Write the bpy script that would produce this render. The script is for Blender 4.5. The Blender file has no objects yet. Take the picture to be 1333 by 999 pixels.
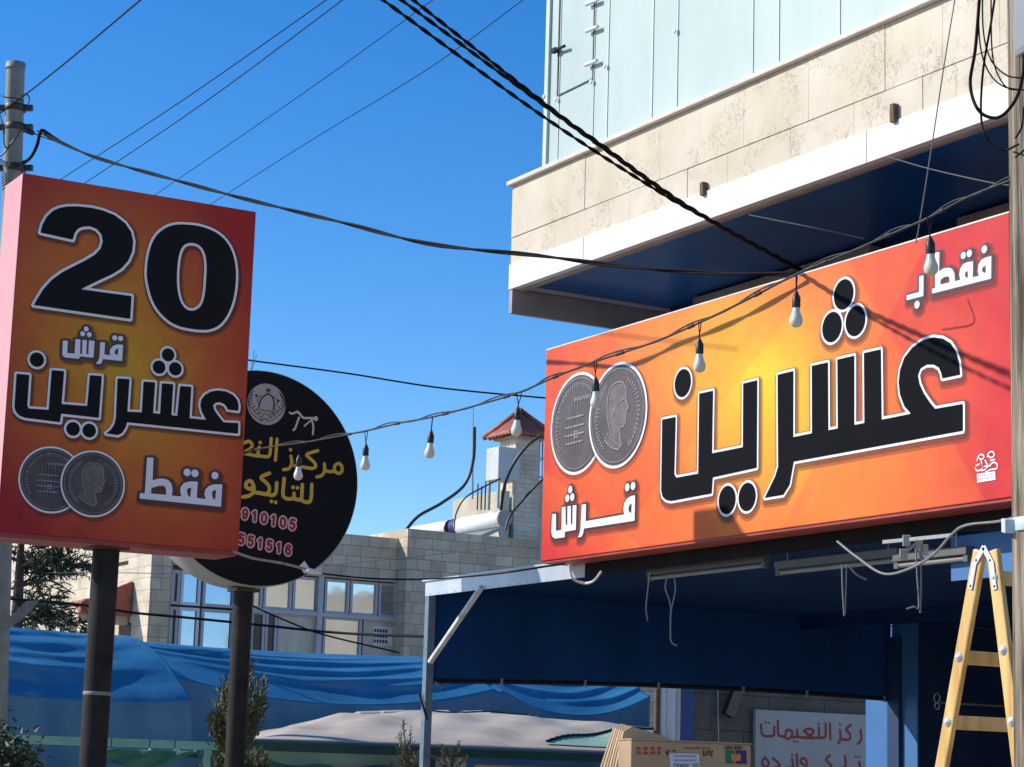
import bpy, bmesh, math, random
import numpy as np
from mathutils import Vector, Matrix
random.seed(7); np.random.seed(7)
R = math.radians
S = bpy.context.scene
COL = S.collection
# ------------------------------------------------------------------ camera
CX, CY, FPX = 666.5, 499.5, 2803.5            # photo pixels (1333 x 999)
YAW, PITCH, ROLL = R(29.874), R(10.343), R(1.7206)
EYE = np.array([0.0, 0.0, 1.6])
Fv = np.array([math.sin(YAW)*math.cos(PITCH), math.cos(YAW)*math.cos(PITCH), math.sin(PITCH)])
_r = np.array([math.cos(YAW), -math.sin(YAW), 0.0]); _u = np.cross(_r, Fv)
Rv = math.cos(ROLL)*_r + math.sin(ROLL)*_u
Uv = -math.sin(ROLL)*_r + math.cos(ROLL)*_u
cam = bpy.data.cameras.new('camera'); cam_o = bpy.data.objects.new('camera', cam); COL.objects.link(cam_o)
cam.sensor_fit = 'HORIZONTAL'; cam.sensor_width = 36.0; cam.lens = FPX/1333*36
cam.clip_start = 0.1; cam.clip_end = 2000
cam_o.matrix_world = Matrix(((Rv[0], Uv[0], -Fv[0], EYE[0]), (Rv[1], Uv[1], -Fv[1], EYE[1]), (Rv[2], Uv[2], -Fv[2], EYE[2]), (0, 0, 0, 1)))
S.camera = cam_o
# ------------------------------------------------------------------ sky and sun
SUN = np.array([2.875, -2.08, -2.16]); SUN = SUN/np.linalg.norm(SUN)      # direction the light travels
w = bpy.data.worlds.new('World'); S.world = w; w.use_nodes = True
nt = w.node_tree; bg = nt.nodes['Background']
sky = nt.nodes.new('ShaderNodeTexSky'); sky.sky_type = 'NISHITA'; sky.sun_disc = False
sky.sun_elevation = math.asin(-SUN[2]); sky.sun_rotation = math.atan2(-SUN[0], -SUN[1])
sky.air_density = 1.0; sky.dust_density = 0.3; sky.ozone_density = 3.0; sky.altitude = 800
hs = nt.nodes.new('ShaderNodeHueSaturation'); hs.inputs['Saturation'].default_value = 1.38; hs.inputs['Hue'].default_value = 0.508
nt.links.new(sky.outputs[0], hs.inputs['Color']); nt.links.new(hs.outputs[0], bg.inputs['Color'])
bg.inputs['Strength'].default_value = 0.15
sl = bpy.data.lights.new('sun', 'SUN'); sl.energy = 4.2; sl.angle = R(0.53); sl.color = (1.0, 0.93, 0.82)
so = bpy.data.objects.new('sun', sl); COL.objects.link(so)
so.rotation_mode = 'QUATERNION'; so.rotation_quaternion = Vector(SUN).to_track_quat('-Z', 'Y'); so.location = (-20, 20, 30)
S.view_settings.view_transform = 'Standard'; S.view_settings.look = 'None'
S.view_settings.exposure = 0.32; S.view_settings.gamma = 1.0; S.view_settings.use_curve_mapping = False

# ------------------------------------------------------------------ pixel rays of the photograph -> points of the place
def ray(x, y): return Fv + Rv*((x-CX)/FPX) - Uv*((y-CY)/FPX)
def onu(x, y, u): d = ray(x, y); return EYE + d*(u/d[0])
def onv(x, y, v): d = ray(x, y); return EYE + d*(v/d[1])
def onz(x, y, z): d = ray(x, y); return EYE + d*((z-EYE[2])/d[2])
def dep(x, y, Z): return EYE + ray(x, y)*Z

# ------------------------------------------------------------------ materials
MATS = {}
def srgb(r, g, b):
    f = lambda c: (c/255/12.92) if c/255 <= 0.04045 else ((c/255+0.055)/1.055)**2.4
    return (f(r), f(g), f(b))
def mat(name, col, rough=0.6, var=0.15, scale=6.0, metallic=0.0, spec=0.5, bump=0.0, bscale=40.0, stretch=(1,1,1), col2=None, coat=0.0, thr=None):
    if name in MATS: return MATS[name]
    m = bpy.data.materials.new(name); m.use_nodes = True; MATS[name] = m
    n = m.node_tree.nodes; L = m.node_tree.links; p = n['Principled BSDF']
    tc = n.new('ShaderNodeTexCoord'); mp = n.new('ShaderNodeMapping'); mp.inputs['Scale'].default_value = stretch
    L.new(tc.outputs['Object'], mp.inputs['Vector'])
    nz = n.new('ShaderNodeTexNoise'); nz.inputs['Scale'].default_value = scale; nz.inputs['Detail'].default_value = 6
    nz.inputs['Roughness'].default_value = 0.62
    L.new(mp.outputs[0], nz.inputs['Vector'])
    cr = n.new('ShaderNodeValToRGB')
    c2 = col2 if col2 else tuple(min(1, c*(1+var)) for c in col)
    c1 = col if col2 else tuple(c*(1-var) for c in col)
    a, b = thr if thr else (0.3, 0.7)
    cr.color_ramp.elements[0].position = a; cr.color_ramp.elements[1].position = b
    cr.color_ramp.elements[0].color = (*c1, 1); cr.color_ramp.elements[1].color = (*c2, 1)
    L.new(nz.outputs['Fac'], cr.inputs['Fac']); L.new(cr.outputs[0], p.inputs['Base Color'])
    p.inputs['Roughness'].default_value = rough; p.inputs['Metallic'].default_value = metallic
    p.inputs['Specular IOR Level'].default_value = spec; p.inputs['Coat Weight'].default_value = coat
    if bump:
        b1 = n.new('ShaderNodeTexNoise'); b1.inputs['Scale'].default_value = bscale; b1.inputs['Detail'].default_value = 5
        L.new(mp.outputs[0], b1.inputs['Vector'])
        bp = n.new('ShaderNodeBump'); bp.inputs['Strength'].default_value = bump; bp.inputs['Distance'].default_value = 0.02
        L.new(b1.outputs['Fac'], bp.inputs['Height']); L.new(bp.outputs[0], p.inputs['Normal'])
    return m

def mat_poster(name, centre, axes, radii, stops, streaks, gloss=0.35):
    """Printed banner: a radial yellow-orange-red print with faceted diagonal bands (object coords)."""
    m = bpy.data.materials.new(name); m.use_nodes = True; MATS[name] = m
    n = m.node_tree.nodes; L = m.node_tree.links; p = n['Principled BSDF']
    tc = n.new('ShaderNodeTexCoord'); sep = n.new('ShaderNodeSeparateXYZ'); L.new(tc.outputs['Object'], sep.inputs[0])
    def math_(op, a, b=None):
        k = n.new('ShaderNodeMath'); k.operation = op
        for i, v in enumerate((a, b)):
            if v is None: continue
            if isinstance(v, (int, float)): k.inputs[i].default_value = v
            else: L.new(v, k.inputs[i])
        return k.outputs[0]
    A = sep.outputs[axes[0]]; B = sep.outputs[axes[1]]
    da = math_('DIVIDE', math_('SUBTRACT', A, centre[0]), radii[0]); db = math_('DIVIDE', math_('SUBTRACT', B, centre[1]), radii[1])
    sh = radii[2] if len(radii) > 2 else 0.0
    da = math_('ADD', da, math_('MULTIPLY', db, sh))
    if len(radii) > 3: da = math_('MAXIMUM', da, math_('MULTIPLY', da, -radii[3]))
    r = math_('SQRT', math_('ADD', math_('MULTIPLY', da, da), math_('MULTIPLY', db, db)))
    nz = n.new('ShaderNodeTexNoise'); nz.inputs['Scale'].default_value = 1.3; nz.inputs['Detail'].default_value = 2
    L.new(tc.outputs['Object'], nz.inputs['Vector'])
    r = math_('ADD', r, math_('MULTIPLY', math_('SUBTRACT', nz.outputs['Fac'], 0.5), 0.22))
    # facets: soft steps across a few diagonal lines
    for (ca, cb, c0, amp) in streaks:
        t = math_('ADD', math_('ADD', math_('MULTIPLY', A, ca), math_('MULTIPLY', B, cb)), c0)
        st = n.new('ShaderNodeMapRange'); st.inputs['From Min'].default_value = 0; st.inputs['From Max'].default_value = 0.03
        st.inputs['To Min'].default_value = 0; st.inputs['To Max'].default_value = 1
        L.new(t, st.inputs['Value'])
        fall = n.new('ShaderNodeMapRange'); fall.inputs['From Min'].default_value = 0.03; fall.inputs['From Max'].default_value = 0.7
        fall.inputs['To Min'].default_value = 1; fall.inputs['To Max'].default_value = 0
        L.new(t, fall.inputs['Value'])
        r = math_('ADD', r, math_('MULTIPLY', math_('MULTIPLY', st.outputs[0], fall.outputs[0]), amp))
    cr = n.new('ShaderNodeValToRGB')
    while len(cr.color_ramp.elements) < len(stops): cr.color_ramp.elements.new(0.5)
    for e, (pos, c) in zip(cr.color_ramp.elements, stops): e.position = pos; e.color = (*c, 1)
    L.new(r, cr.inputs['Fac']); 
    # faint dirt
    nd = n.new('ShaderNodeTexNoise'); nd.inputs['Scale'].default_value = 5; nd.inputs['Detail'].default_value = 8; L.new(tc.outputs['Object'], nd.inputs['Vector'])
    mr = n.new('ShaderNodeMapRange'); mr.inputs['From Min'].default_value = 0.3; mr.inputs['From Max'].default_value = 0.75; mr.inputs['To Min'].default_value = 0.86; mr.inputs['To Max'].default_value = 1.04
    L.new(nd.outputs['Fac'], mr.inputs['Value'])
    mx = n.new('ShaderNodeVectorMath'); mx.operation = 'SCALE'; L.new(cr.outputs[0], mx.inputs[0]); L.new(mr.outputs[0], mx.inputs['Scale'])
    L.new(mx.outputs[0], p.inputs['Base Color'])
    nb = n.new('ShaderNodeTexNoise'); nb.inputs['Scale'].default_value = 2.2; nb.inputs['Detail'].default_value = 3; L.new(tc.outputs['Object'], nb.inputs['Vector'])
    bp = n.new('ShaderNodeBump'); bp.inputs['Strength'].default_value = 0.22; bp.inputs['Distance'].default_value = 0.05
    L.new(nb.outputs['Fac'], bp.inputs['Height']); L.new(bp.outputs[0], p.inputs['Normal'])
    p.inputs['Roughness'].default_value = gloss; p.inputs['Specular IOR Level'].default_value = 0.2
    return m

def mat_blocks(name, c1, c2, mortar, bw, bh, rough=0.85, mortar_size=0.012, bump=0.4):
    m = bpy.data.materials.new(name); m.use_nodes = True; MATS[name] = m
    n = m.node_tree.nodes; L = m.node_tree.links; p = n['Principled BSDF']
    tc = n.new('ShaderNodeTexCoord'); sep = n.new('ShaderNodeSeparateXYZ'); L.new(tc.outputs['Object'], sep.inputs[0])
    ad = n.new('ShaderNodeMath'); ad.operation = 'ADD'; L.new(sep.outputs[0], ad.inputs[0]); L.new(sep.outputs[1], ad.inputs[1])
    cb = n.new('ShaderNodeCombineXYZ'); L.new(ad.outputs[0], cb.inputs[0]); L.new(sep.outputs[2], cb.inputs[1])
    br = n.new('ShaderNodeTexBrick'); br.inputs['Scale'].default_value = 1.0
    br.inputs['Brick Width'].default_value = bw; br.inputs['Row Height'].default_value = bh
    br.inputs['Mortar Size'].default_value = mortar_size; br.inputs['Mortar Smooth'].default_value = 0.25; br.inputs['Bias'].default_value = -0.2
    br.inputs['Color1'].default_value = (*c1, 1); br.inputs['Color2'].default_value = (*c2, 1); br.inputs['Mortar'].default_value = (*mortar, 1)
    br.offset = 0.43; br.squash = 0.8; br.squash_frequency = 3
    L.new(cb.outputs[0], br.inputs['Vector'])
    nz = n.new('ShaderNodeTexNoise'); nz.inputs['Scale'].default_value = 1.6; nz.inputs['Detail'].default_value = 8; nz.inputs['Roughness'].default_value = 0.65; L.new(tc.outputs['Object'], nz.inputs['Vector'])
    mr = n.new('ShaderNodeMapRange'); mr.inputs['From Min'].default_value = 0.3; mr.inputs['From Max'].default_value = 0.7; mr.inputs['To Min'].default_value = 0.7; mr.inputs['To Max'].default_value = 1.2
    L.new(nz.outputs['Fac'], mr.inputs['Value'])
    sc = n.new('ShaderNodeVectorMath'); sc.operation = 'SCALE'; L.new(br.outputs['Color'], sc.inputs[0]); L.new(mr.outputs[0], sc.inputs['Scale'])
    L.new(sc.outputs[0], p.inputs['Base Color']); p.inputs['Roughness'].default_value = rough; p.inputs['Specular IOR Level'].default_value = 0.25
    nb = n.new('ShaderNodeTexNoise'); nb.inputs['Scale'].default_value = 25; L.new(tc.outputs['Object'], nb.inputs['Vector'])
    hm = n.new('ShaderNodeMath'); hm.operation = 'MULTIPLY_ADD'; L.new(br.outputs['Fac'], hm.inputs[0]); hm.inputs[1].default_value = -1.0; L.new(nb.outputs['Fac'], hm.inputs[2])
    bp = n.new('ShaderNodeBump'); bp.inputs['Strength'].default_value = bump; bp.inputs['Distance'].default_value = 0.02
    L.new(hm.outputs[0], bp.inputs['Height']); L.new(bp.outputs[0], p.inputs['Normal'])
    return m

def mat_travertine(name):
    m = bpy.data.materials.new(name); m.use_nodes = True; MATS[name] = m
    n = m.node_tree.nodes; L = m.node_tree.links; p = n['Principled BSDF']
    tc = n.new('ShaderNodeTexCoord')
    mp = n.new('ShaderNodeMapping'); L.new(tc.outputs['Object'], mp.inputs[0]); mp.inputs['Scale'].default_value = (1, 1, 0.8)
    nz = n.new('ShaderNodeTexNoise'); nz.inputs['Scale'].default_value = 2.2; nz.inputs['Detail'].default_value = 8; L.new(mp.outputs[0], nz.inputs['Vector'])
    cr = n.new('ShaderNodeValToRGB'); cr.color_ramp.elements[0].position = 0.32; cr.color_ramp.elements[1].position = 0.7
    cr.color_ramp.elements[0].color = (0.56, 0.485, 0.375, 1); cr.color_ramp.elements[1].color = (0.68, 0.61, 0.495, 1)
    L.new(nz.outputs['Fac'], cr.inputs['Fac'])
    # pits: thin worm-like holes, clustered
    ns = n.new('ShaderNodeTexNoise'); ns.inputs['Scale'].default_value = 16; ns.inputs['Detail'].default_value = 5; ns.inputs['Distortion'].default_value = 0.9; L.new(mp.outputs[0], ns.inputs['Vector'])
    ab = n.new('ShaderNodeMath'); ab.operation = 'SUBTRACT'; L.new(ns.outputs['Fac'], ab.inputs[0]); ab.inputs[1].default_value = 0.5
    a2 = n.new('ShaderNodeMath'); a2.operation = 'ABSOLUTE'; L.new(ab.outputs[0], a2.inputs[0])
    ma = n.new('ShaderNodeMapRange'); ma.inputs['From Min'].default_value = 0.004; ma.inputs['From Max'].default_value = 0.02; ma.inputs['To Min'].default_value = 1; ma.inputs['To Max'].default_value = 0; L.new(a2.outputs[0], ma.inputs['Value'])
    nc = n.new('ShaderNodeTexNoise'); nc.inputs['Scale'].default_value = 3.2; nc.inputs['Detail'].default_value = 4; L.new(tc.outputs['Object'], nc.inputs['Vector'])
    mc = n.new('ShaderNodeMapRange'); mc.inputs['From Min'].default_value = 0.46; mc.inputs['From Max'].default_value = 0.68; L.new(nc.outputs['Fac'], mc.inputs['Value'])
    mu = n.new('ShaderNodeMath'); mu.operation = 'MULTIPLY'; L.new(ma.outputs[0], mu.inputs[0]); L.new(mc.outputs[0], mu.inputs[1])
    mx = n.new('ShaderNodeMixRGB'); L.new(mu.outputs[0], mx.inputs['Fac']); L.new(cr.outputs[0], mx.inputs['Color1']); mx.inputs['Color2'].default_value = (0.38, 0.30, 0.205, 1)
    L.new(mx.outputs[0], p.inputs['Base Color']); p.inputs['Roughness'].default_value = 0.7; p.inputs['Specular IOR Level'].default_value = 0.3
    bp = n.new('ShaderNodeBump'); bp.inputs['Strength'].default_value = 0.5; bp.inputs['Distance'].default_value = 0.01; bp.invert = True
    L.new(mu.outputs[0], bp.inputs['Height']); L.new(bp.outputs[0], p.inputs['Normal'])
    return m

def mat_shade(name, col, alpha):
    m = bpy.data.materials.new(name); m.use_nodes = True; MATS[name] = m
    p = m.node_tree.nodes['Principled BSDF']; p.inputs['Base Color'].default_value = (*col, 1); p.inputs['Alpha'].default_value = alpha
    p.inputs['Roughness'].default_value = 0.5
    return m

def mat_wood(name, c1, c2, scale=14, stretch=(1, 1, 0.05), rough=0.8, bump=0.6):
    return mat(name, c1, rough, col2=c2, scale=scale, stretch=stretch, bump=bump, bscale=scale*2, thr=(0.38, 0.62))

# ------------------------------------------------------------------ mesh builder
def nrm(v): v = np.asarray(v, float); return v/np.linalg.norm(v)
class MB:
    def __init__(s): s.v = []; s.f = []; s.sm = []
    def add(s, vs, fs, smooth=False):
        o = len(s.v); s.v += [tuple(map(float, p)) for p in vs]
        for f in fs: s.f.append([i+o for i in f]); s.sm.append(smooth)
        return s
    def box(s, a, b):
        x0, y0, z0 = np.minimum(a, b); x1, y1, z1 = np.maximum(a, b)
        return s.add([(x0,y0,z0),(x1,y0,z0),(x1,y1,z0),(x0,y1,z0),(x0,y0,z1),(x1,y0,z1),(x1,y1,z1),(x0,y1,z1)],
              [(0,3,2,1),(4,5,6,7),(0,1,5,4),(1,2,6,5),(2,3,7,6),(3,0,4,7)])
    def obox(s, c, ax, ay, az):
        c = np.asarray(c, float); ax, ay, az = map(lambda q: np.asarray(q, float), (ax, ay, az))
        P = [c+i*ax+j*ay+k*az for k in (-1,1) for (i,j) in ((-1,-1),(1,-1),(1,1),(-1,1))]
        return s.add(P, [(0,3,2,1),(4,5,6,7),(0,1,5,4),(1,2,6,5),(2,3,7,6),(3,0,4,7)])
    def bar(s, a, b, w, h, up=(0,0,1)):
        a = np.asarray(a, float); b = np.asarray(b, float); d = nrm(b-a)
        sd = np.cross(d, up); sd = nrm(sd) if np.linalg.norm(sd) > 1e-6 else np.array([1.,0,0]); n = np.cross(sd, d)
        return s.obox((a+b)/2, (b-a)/2, sd*w/2, n*h/2)
    def tube(s, pts, r, seg=8, cap=True, smooth=True):
        pts = [np.asarray(p, float) for p in pts]; n = len(pts)
        rs = r if hasattr(r, '__len__') else [r]*n
        d0 = nrm(pts[1]-pts[0]); up = np.array([0,0,1.0]) if abs(d0[2]) < 0.9 else np.array([1.0,0,0])
        sd = nrm(np.cross(d0, up)); V = []
        for i, p in enumerate(pts):
            d = nrm(pts[min(i+1,n-1)]-pts[max(i-1,0)])
            sd = sd - d*np.dot(sd, d); sd = nrm(sd); bn = np.cross(d, sd)
            for k in range(seg):
                a = 2*math.pi*k/seg; V.append(p+rs[i]*(math.cos(a)*sd+math.sin(a)*bn))
        Fc = []
        for i in range(n-1):
            for k in range(seg):
                k2 = (k+1) % seg; Fc.append((i*seg+k, i*seg+k2, (i+1)*seg+k2, (i+1)*seg+k))
        s.add(V, Fc, smooth)
        if cap: 
            s.add(V[:seg], [tuple(range(seg))[::-1]]); s.add(V[-seg:], [tuple(range(seg))])
        return s
    def lathe(s, c, prof, axis=(0,0,1), seg=20, smooth=True):
        ax = nrm(axis); t = np.array([1.,0,0]) if abs(ax[0]) < 0.9 else np.array([0,1.,0]); sd = nrm(np.cross(ax, t)); bn = np.cross(ax, sd)
        V = []; c = np.asarray(c, float)
        for (r, h) in prof:
            for k in range(seg):
                a = 2*math.pi*k/seg; V.append(c+ax*h+r*(math.cos(a)*sd+math.sin(a)*bn))
        Fc = [(i*seg+k, i*seg+(k+1)%seg, (i+1)*seg+(k+1)%seg, (i+1)*seg+k) for i in range(len(prof)-1) for k in range(seg)]
        s.add(V, Fc, smooth)
        if prof[0][0] > 1e-4: s.add(V[:seg], [tuple(range(seg))[::-1]])
        if prof[-1][0] > 1e-4: s.add(V[-seg:], [tuple(range(seg))])
        return s
    def prism(s, poly, ext):
        poly = [np.asarray(p, float) for p in poly]; ext = np.asarray(ext, float); n = len(poly)
        V = poly+[p+ext for p in poly]
        return s.add(V, [tuple(range(n))[::-1], tuple(range(n, 2*n))]+[(i, (i+1)%n, n+(i+1)%n, n+i) for i in range(n)])
    def grid(s, P, smooth=True):
        nu, nv = P.shape[:2]
        return s.add(P.reshape(-1, 3), [(i*nv+j, (i+1)*nv+j, (i+1)*nv+j+1, i*nv+j+1) for i in range(nu-1) for j in range(nv-1)], smooth)
    def build(s, name, m, parent=None, bevel=0.0, solid=0.0):
        me = bpy.data.meshes.new(name)
        off = np.zeros(3)
        if parent is not None:
            q = parent
            while q is not None: off = off+np.array(q.location); q = q.parent
        elif s.v:
            V = np.array(s.v); off = np.array([V[:,0].mean(), V[:,1].mean(), V[:,2].min()])
        me.from_pydata([tuple(np.array(p)-off) for p in s.v], [], s.f); me.update()
        me.polygons.foreach_set('use_smooth', s.sm)
        bm = bmesh.new(); bm.from_mesh(me); bmesh.ops.recalc_face_normals(bm, faces=bm.faces); bm.to_mesh(me); bm.free()
        me.materials.append(m); o = bpy.data.objects.new(name, me); COL.objects.link(o)
        if parent is not None: o.parent = parent
        else: o.location = off
        if bevel:
            b = o.modifiers.new('bevel', 'BEVEL'); b.width = bevel; b.segments = 2; b.limit_method = 'ANGLE'
        if solid:
            b = o.modifiers.new('solid', 'SOLIDIFY'); b.thickness = solid
        return o
def tag(o, label=None, cat=None, group=None, kind=None):
    for k, v in (('label', label), ('category', cat), ('group', group), ('kind', kind)):
        if v: o[k] = v
    return o
def thing(name, label, cat, loc, group=None):
    o = bpy.data.objects.new(name, None); COL.objects.link(o); o.location = tuple(map(float, loc)); o.empty_display_size = 0.1
    return tag(o, label, cat, group)
def spline(P, n=8):
    P = [np.asarray(p, float) for p in P]; Q = [2*P[0]-P[1]]+P+[2*P[-1]-P[-2]]; out = []
    for i in range(1, len(Q)-2):
        for k in range(n):
            t = k/n; a, b, c, d = Q[i-1], Q[i], Q[i+1], Q[i+2]
            out.append(0.5*((2*b)+(-a+c)*t+(2*a-5*b+4*c-d)*t*t+(-a+3*b-3*c+d)*t**3))
    return out+[P[-1]]

# ------------------------------------------------------------------ printed shapes: signed distance -> sheets
def sd_poly(X, Y, poly):
    P = np.asarray(poly, float); d = np.full(X.shape, 1e9); ins = np.zeros(X.shape, bool)
    for i in range(len(P)):
        a = P[i]; b = P[(i+1) % len(P)]; e = b-a; L2 = e@e
        if L2 < 1e-14: continue
        t = np.clip(((X-a[0])*e[0]+(Y-a[1])*e[1])/L2, 0, 1)
        d = np.minimum(d, np.hypot(X-a[0]-t*e[0], Y-a[1]-t*e[1]))
        c = ((a[1] > Y) != (b[1] > Y))
        with np.errstate(divide='ignore', invalid='ignore'):
            xi = (b[0]-a[0])*(Y-a[1])/(b[1]-a[1])+a[0]
        ins ^= c & (X < xi)
    return np.where(ins, -d, d)
def sd_shapes(X, Y, shapes):
    D = np.full(X.shape, 1e9)
    for sh in shapes:
        k = sh[0]
        if k == 'p':
            d = sd_poly(X, Y, sh[1])
            for h in sh[2]: d = np.maximum(d, -sd_poly(X, Y, h))
        elif k == 'c': d = np.hypot(X-sh[1][0], Y-sh[1][1])-sh[2]
        elif k == 's':
            P = np.asarray(sh[1], float); d = np.full(X.shape, 1e9)
            for i in range(len(P)-1):
                a = P[i]; e = P[i+1]-a; t = np.clip(((X-a[0])*e[0]+(Y-a[1])*e[1])/max(e@e, 1e-12), 0, 1)
                d = np.minimum(d, np.hypot(X-a[0]-t*e[0], Y-a[1]-t*e[1]))
            d = d-sh[2]
        D = np.minimum(D, d)
    return D
def sheet_mesh(D, xs, ys, to3):
    """polygons where D<0 (interior runs merged per row)"""
    V = []; Fc = []
    ny, nx = D.shape
    IN = D < 0
    full = IN[:-1, :-1] & IN[:-1, 1:] & IN[1:, :-1] & IN[1:, 1:]
    anyc = IN[:-1, :-1] | IN[:-1, 1:] | IN[1:, :-1] | IN[1:, 1:]
    for j in range(ny-1):
        i = 0
        row = full[j]
        idx = np.flatnonzero(row)
        if len(idx):
            runs = np.split(idx, np.flatnonzero(np.diff(idx) > 1)+1)
            for r in runs:
                a, b = xs[r[0]], xs[r[-1]+1]; o = len(V)
                V += [(a, ys[j]), (b, ys[j]), (b, ys[j+1]), (a, ys[j+1])]; Fc.append((o, o+1, o+2, o+3))
        for i in np.flatnonzero(anyc[j] & ~row):
            c = [(xs[i], ys[j], D[j, i]), (xs[i+1], ys[j], D[j, i+1]), (xs[i+1], ys[j+1], D[j+1, i+1]), (xs[i], ys[j+1], D[j+1, i])]
            out = []
            for k in range(4):
                p, q = c[k], c[(k+1) % 4]
                if p[2] < 0: out.append((p[0], p[1]))
                if (p[2] < 0) != (q[2] < 0):
                    t = p[2]/(p[2]-q[2]); out.append((p[0]+t*(q[0]-p[0]), p[1]+t*(q[1]-p[1])))
            if len(out) >= 3:
                o = len(V); V += out; Fc.append(tuple(range(o, o+len(out))))
    m = MB(); m.add([to3(*v) for v in V], Fc); return m
class Plane:
    """a printed face: 2-D coords (a to the viewer's right, b up), lift = metres in front"""
    def __init__(s, kind, c): s.k = kind; s.c = c
    def px(s, x, y):
        p = onu(x, y, s.c) if s.k == 'u' else onv(x, y, s.c)
        return ((-p[1], p[2]) if s.k == 'u' else (p[0], p[2]))
    def to3(s, lift): return (lambda a, b: (s.c-lift, -a, b)) if s.k == 'u' else (lambda a, b: (a, s.c-lift, b))
    def poly(s, pts, o=(0, 0), k=1.0): return [s.px(o[0]+x/k, o[1]+y/k) for x, y in pts]
    def circ(s, c, ry, o=(0, 0), k=1.0):
        x, y = o[0]+c[0]/k, o[1]+c[1]/k; p = s.px(x, y); q0 = s.px(x, y-ry/k); q1 = s.px(x, y+ry/k)
        return ('c', p, abs(q0[1]-q1[1])/2)
    def P(s, pts, o=(0, 0), k=1.0, holes=()): return ('p', s.poly(pts, o, k), [s.poly(h, o, k) for h in holes])
    def S(s, pts, wpx, o=(0, 0), k=1.0, smooth=False):
        q = s.poly(pts, o, k)
        if smooth: q = [tuple(t) for t in spline([np.array(t) for t in q], 5)]
        mid = pts[len(pts)//2]; e = s.px(o[0]+mid[0]/k, o[1]+mid[1]/k-1); f = s.px(o[0]+mid[0]/k, o[1]+mid[1]/k+1)
        return ('s', q, wpx/k*abs(e[1]-f[1])/4)
    def sheet(s, name, shapes, m, parent, lift, grow=0.0, cell=0.008, shift=(0, 0)):
        pts = []
        for sh in shapes:
            if sh[0] == 'c': pts += [(sh[1][0]-sh[2], sh[1][1]-sh[2]), (sh[1][0]+sh[2], sh[1][1]+sh[2])]
            elif sh[0] == 's': pts += [(p[0]+i*sh[2], p[1]+i*sh[2]) for p in sh[1] for i in (-1, 1)]
            else: pts += list(sh[1])
        pts = np.array(pts); mg = grow+3*cell
        xs = np.arange(pts[:, 0].min()-mg, pts[:, 0].max()+mg, cell); ys = np.arange(pts[:, 1].min()-mg, pts[:, 1].max()+mg, cell)
        X, Y = np.meshgrid(xs, ys); D = sd_shapes(X, Y, shapes)-grow
        return sheet_mesh(D, xs+shift[0], ys+shift[1], s.to3(lift)).build(name, m, parent)

# ================================================================== SETTING: ground
m_asph = mat('asphalt', (0.15, 0.135, 0.112), 0.9, 0.25, 3, bump=0.3, bscale=120)
m_pave = mat('paving', (0.44, 0.375, 0.29), 0.85, 0.15, 2, bump=0.2)
tag(MB().box((-300, -300, -0.3), (400, 400, 0)).build('ground', m_asph), kind='structure')
tag(MB().box((3.6, -40, 0.004), (60, 60, 0.13)).build('pavement', m_pave), kind='structure')
GZ = 0.13
# ================================================================== LEFT BILLBOARD (20 ...), in shade
m_black = mat('print_black', (0.006, 0.007, 0.009), 0.6, 0.2, 2, spec=0.15)
m_black_slate = mat('print_slate', (0.003, 0.0035, 0.005), 0.75, col2=(0.006, 0.007, 0.011), scale=0.8, spec=0.07)
m_white = mat('print_white', (0.80, 0.79, 0.80), 0.4, 0.05, 3)
m_lilac = mat('print_lilac_white', (0.78, 0.77, 0.83), 0.4, 0.04, 3)
m_ink = mat('print_dark_outline', (0.035, 0.022, 0.035), 0.4, 0.1, 3)
m_sh1 = mat_shade('print_soft_shadow', (0.05, 0.015, 0.012), 0.30)
m_coin = mat('print_coin_grey', (0.045, 0.034, 0.037), 0.6, col2=(0.095, 0.075, 0.08), scale=5, thr=(0.35, 0.7))
m_coinhead = mat('print_coin_head', (0.075, 0.060, 0.060), 0.5, col2=(0.17, 0.14, 0.138), scale=7, thr=(0.3, 0.7))
m_coinline = mat('print_coin_relief', (0.24, 0.215, 0.23), 0.45, 0.3, 20)
m_coindark = mat('print_coin_dark', (0.02, 0.017, 0.02), 0.4, 0.2, 15)
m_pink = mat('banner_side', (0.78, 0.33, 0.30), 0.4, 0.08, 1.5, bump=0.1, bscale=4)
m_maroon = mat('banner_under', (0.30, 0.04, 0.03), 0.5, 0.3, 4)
m_steel_dark = mat('painted_steel_dark', (0.045, 0.036, 0.034), 0.5, 0.35, 5, bump=0.15)
m_steel_pole = mat('painted_steel_pole', (0.028, 0.025, 0.024), 0.6, 0.45, 6, bump=0.15, spec=0.12)

VL = 14.6
tl = onv(27.5, 223.3, VL); br = onv(310, 717.5, VL); tr = onv(334, 277.4, VL); bl = onv(0, 692, VL)
LU0, LU1 = (tl[0]+bl[0])/2, (tr[0]+br[0])/2; LZ0, LZ1 = (bl[2]+br[2])/2, (tl[2]+tr[2])/2
LT = 0.42
LS = thing('billboard', 'orange and red billboard reading 20 on a dark square steel pole, left side pink', 'billboard', ((LU0+LU1)/2, VL+LT/2, GZ), )
st = lambda *a: a
lw, lh = LU1-LU0, LZ1-LZ0
ctr = ((LU0+LU1)/2, VL+LT/2)
m_pl = mat_poster('banner_print', ((LU0+LU1)/2-0.04*lw-ctr[0], (LZ0+LZ1)/2+0.0*lh-GZ), (0, 2), (0.72*lw, 0.66*lh, 0.25),
    [(0.0, (0.66, 0.37, 0.03)), (0.22, (0.64, 0.27, 0.025)), (0.5, (0.58, 0.150, 0.028)), (0.74, (0.50, 0.075, 0.03)), (1.0, (0.38, 0.018, 0.022))],
    [(0.8, 0.9, -3.4, -0.05), (-0.9, 0.6, -2.3, 0.04), (0.9, -0.6, 2.2, 0.04)], 0.4)
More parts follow.
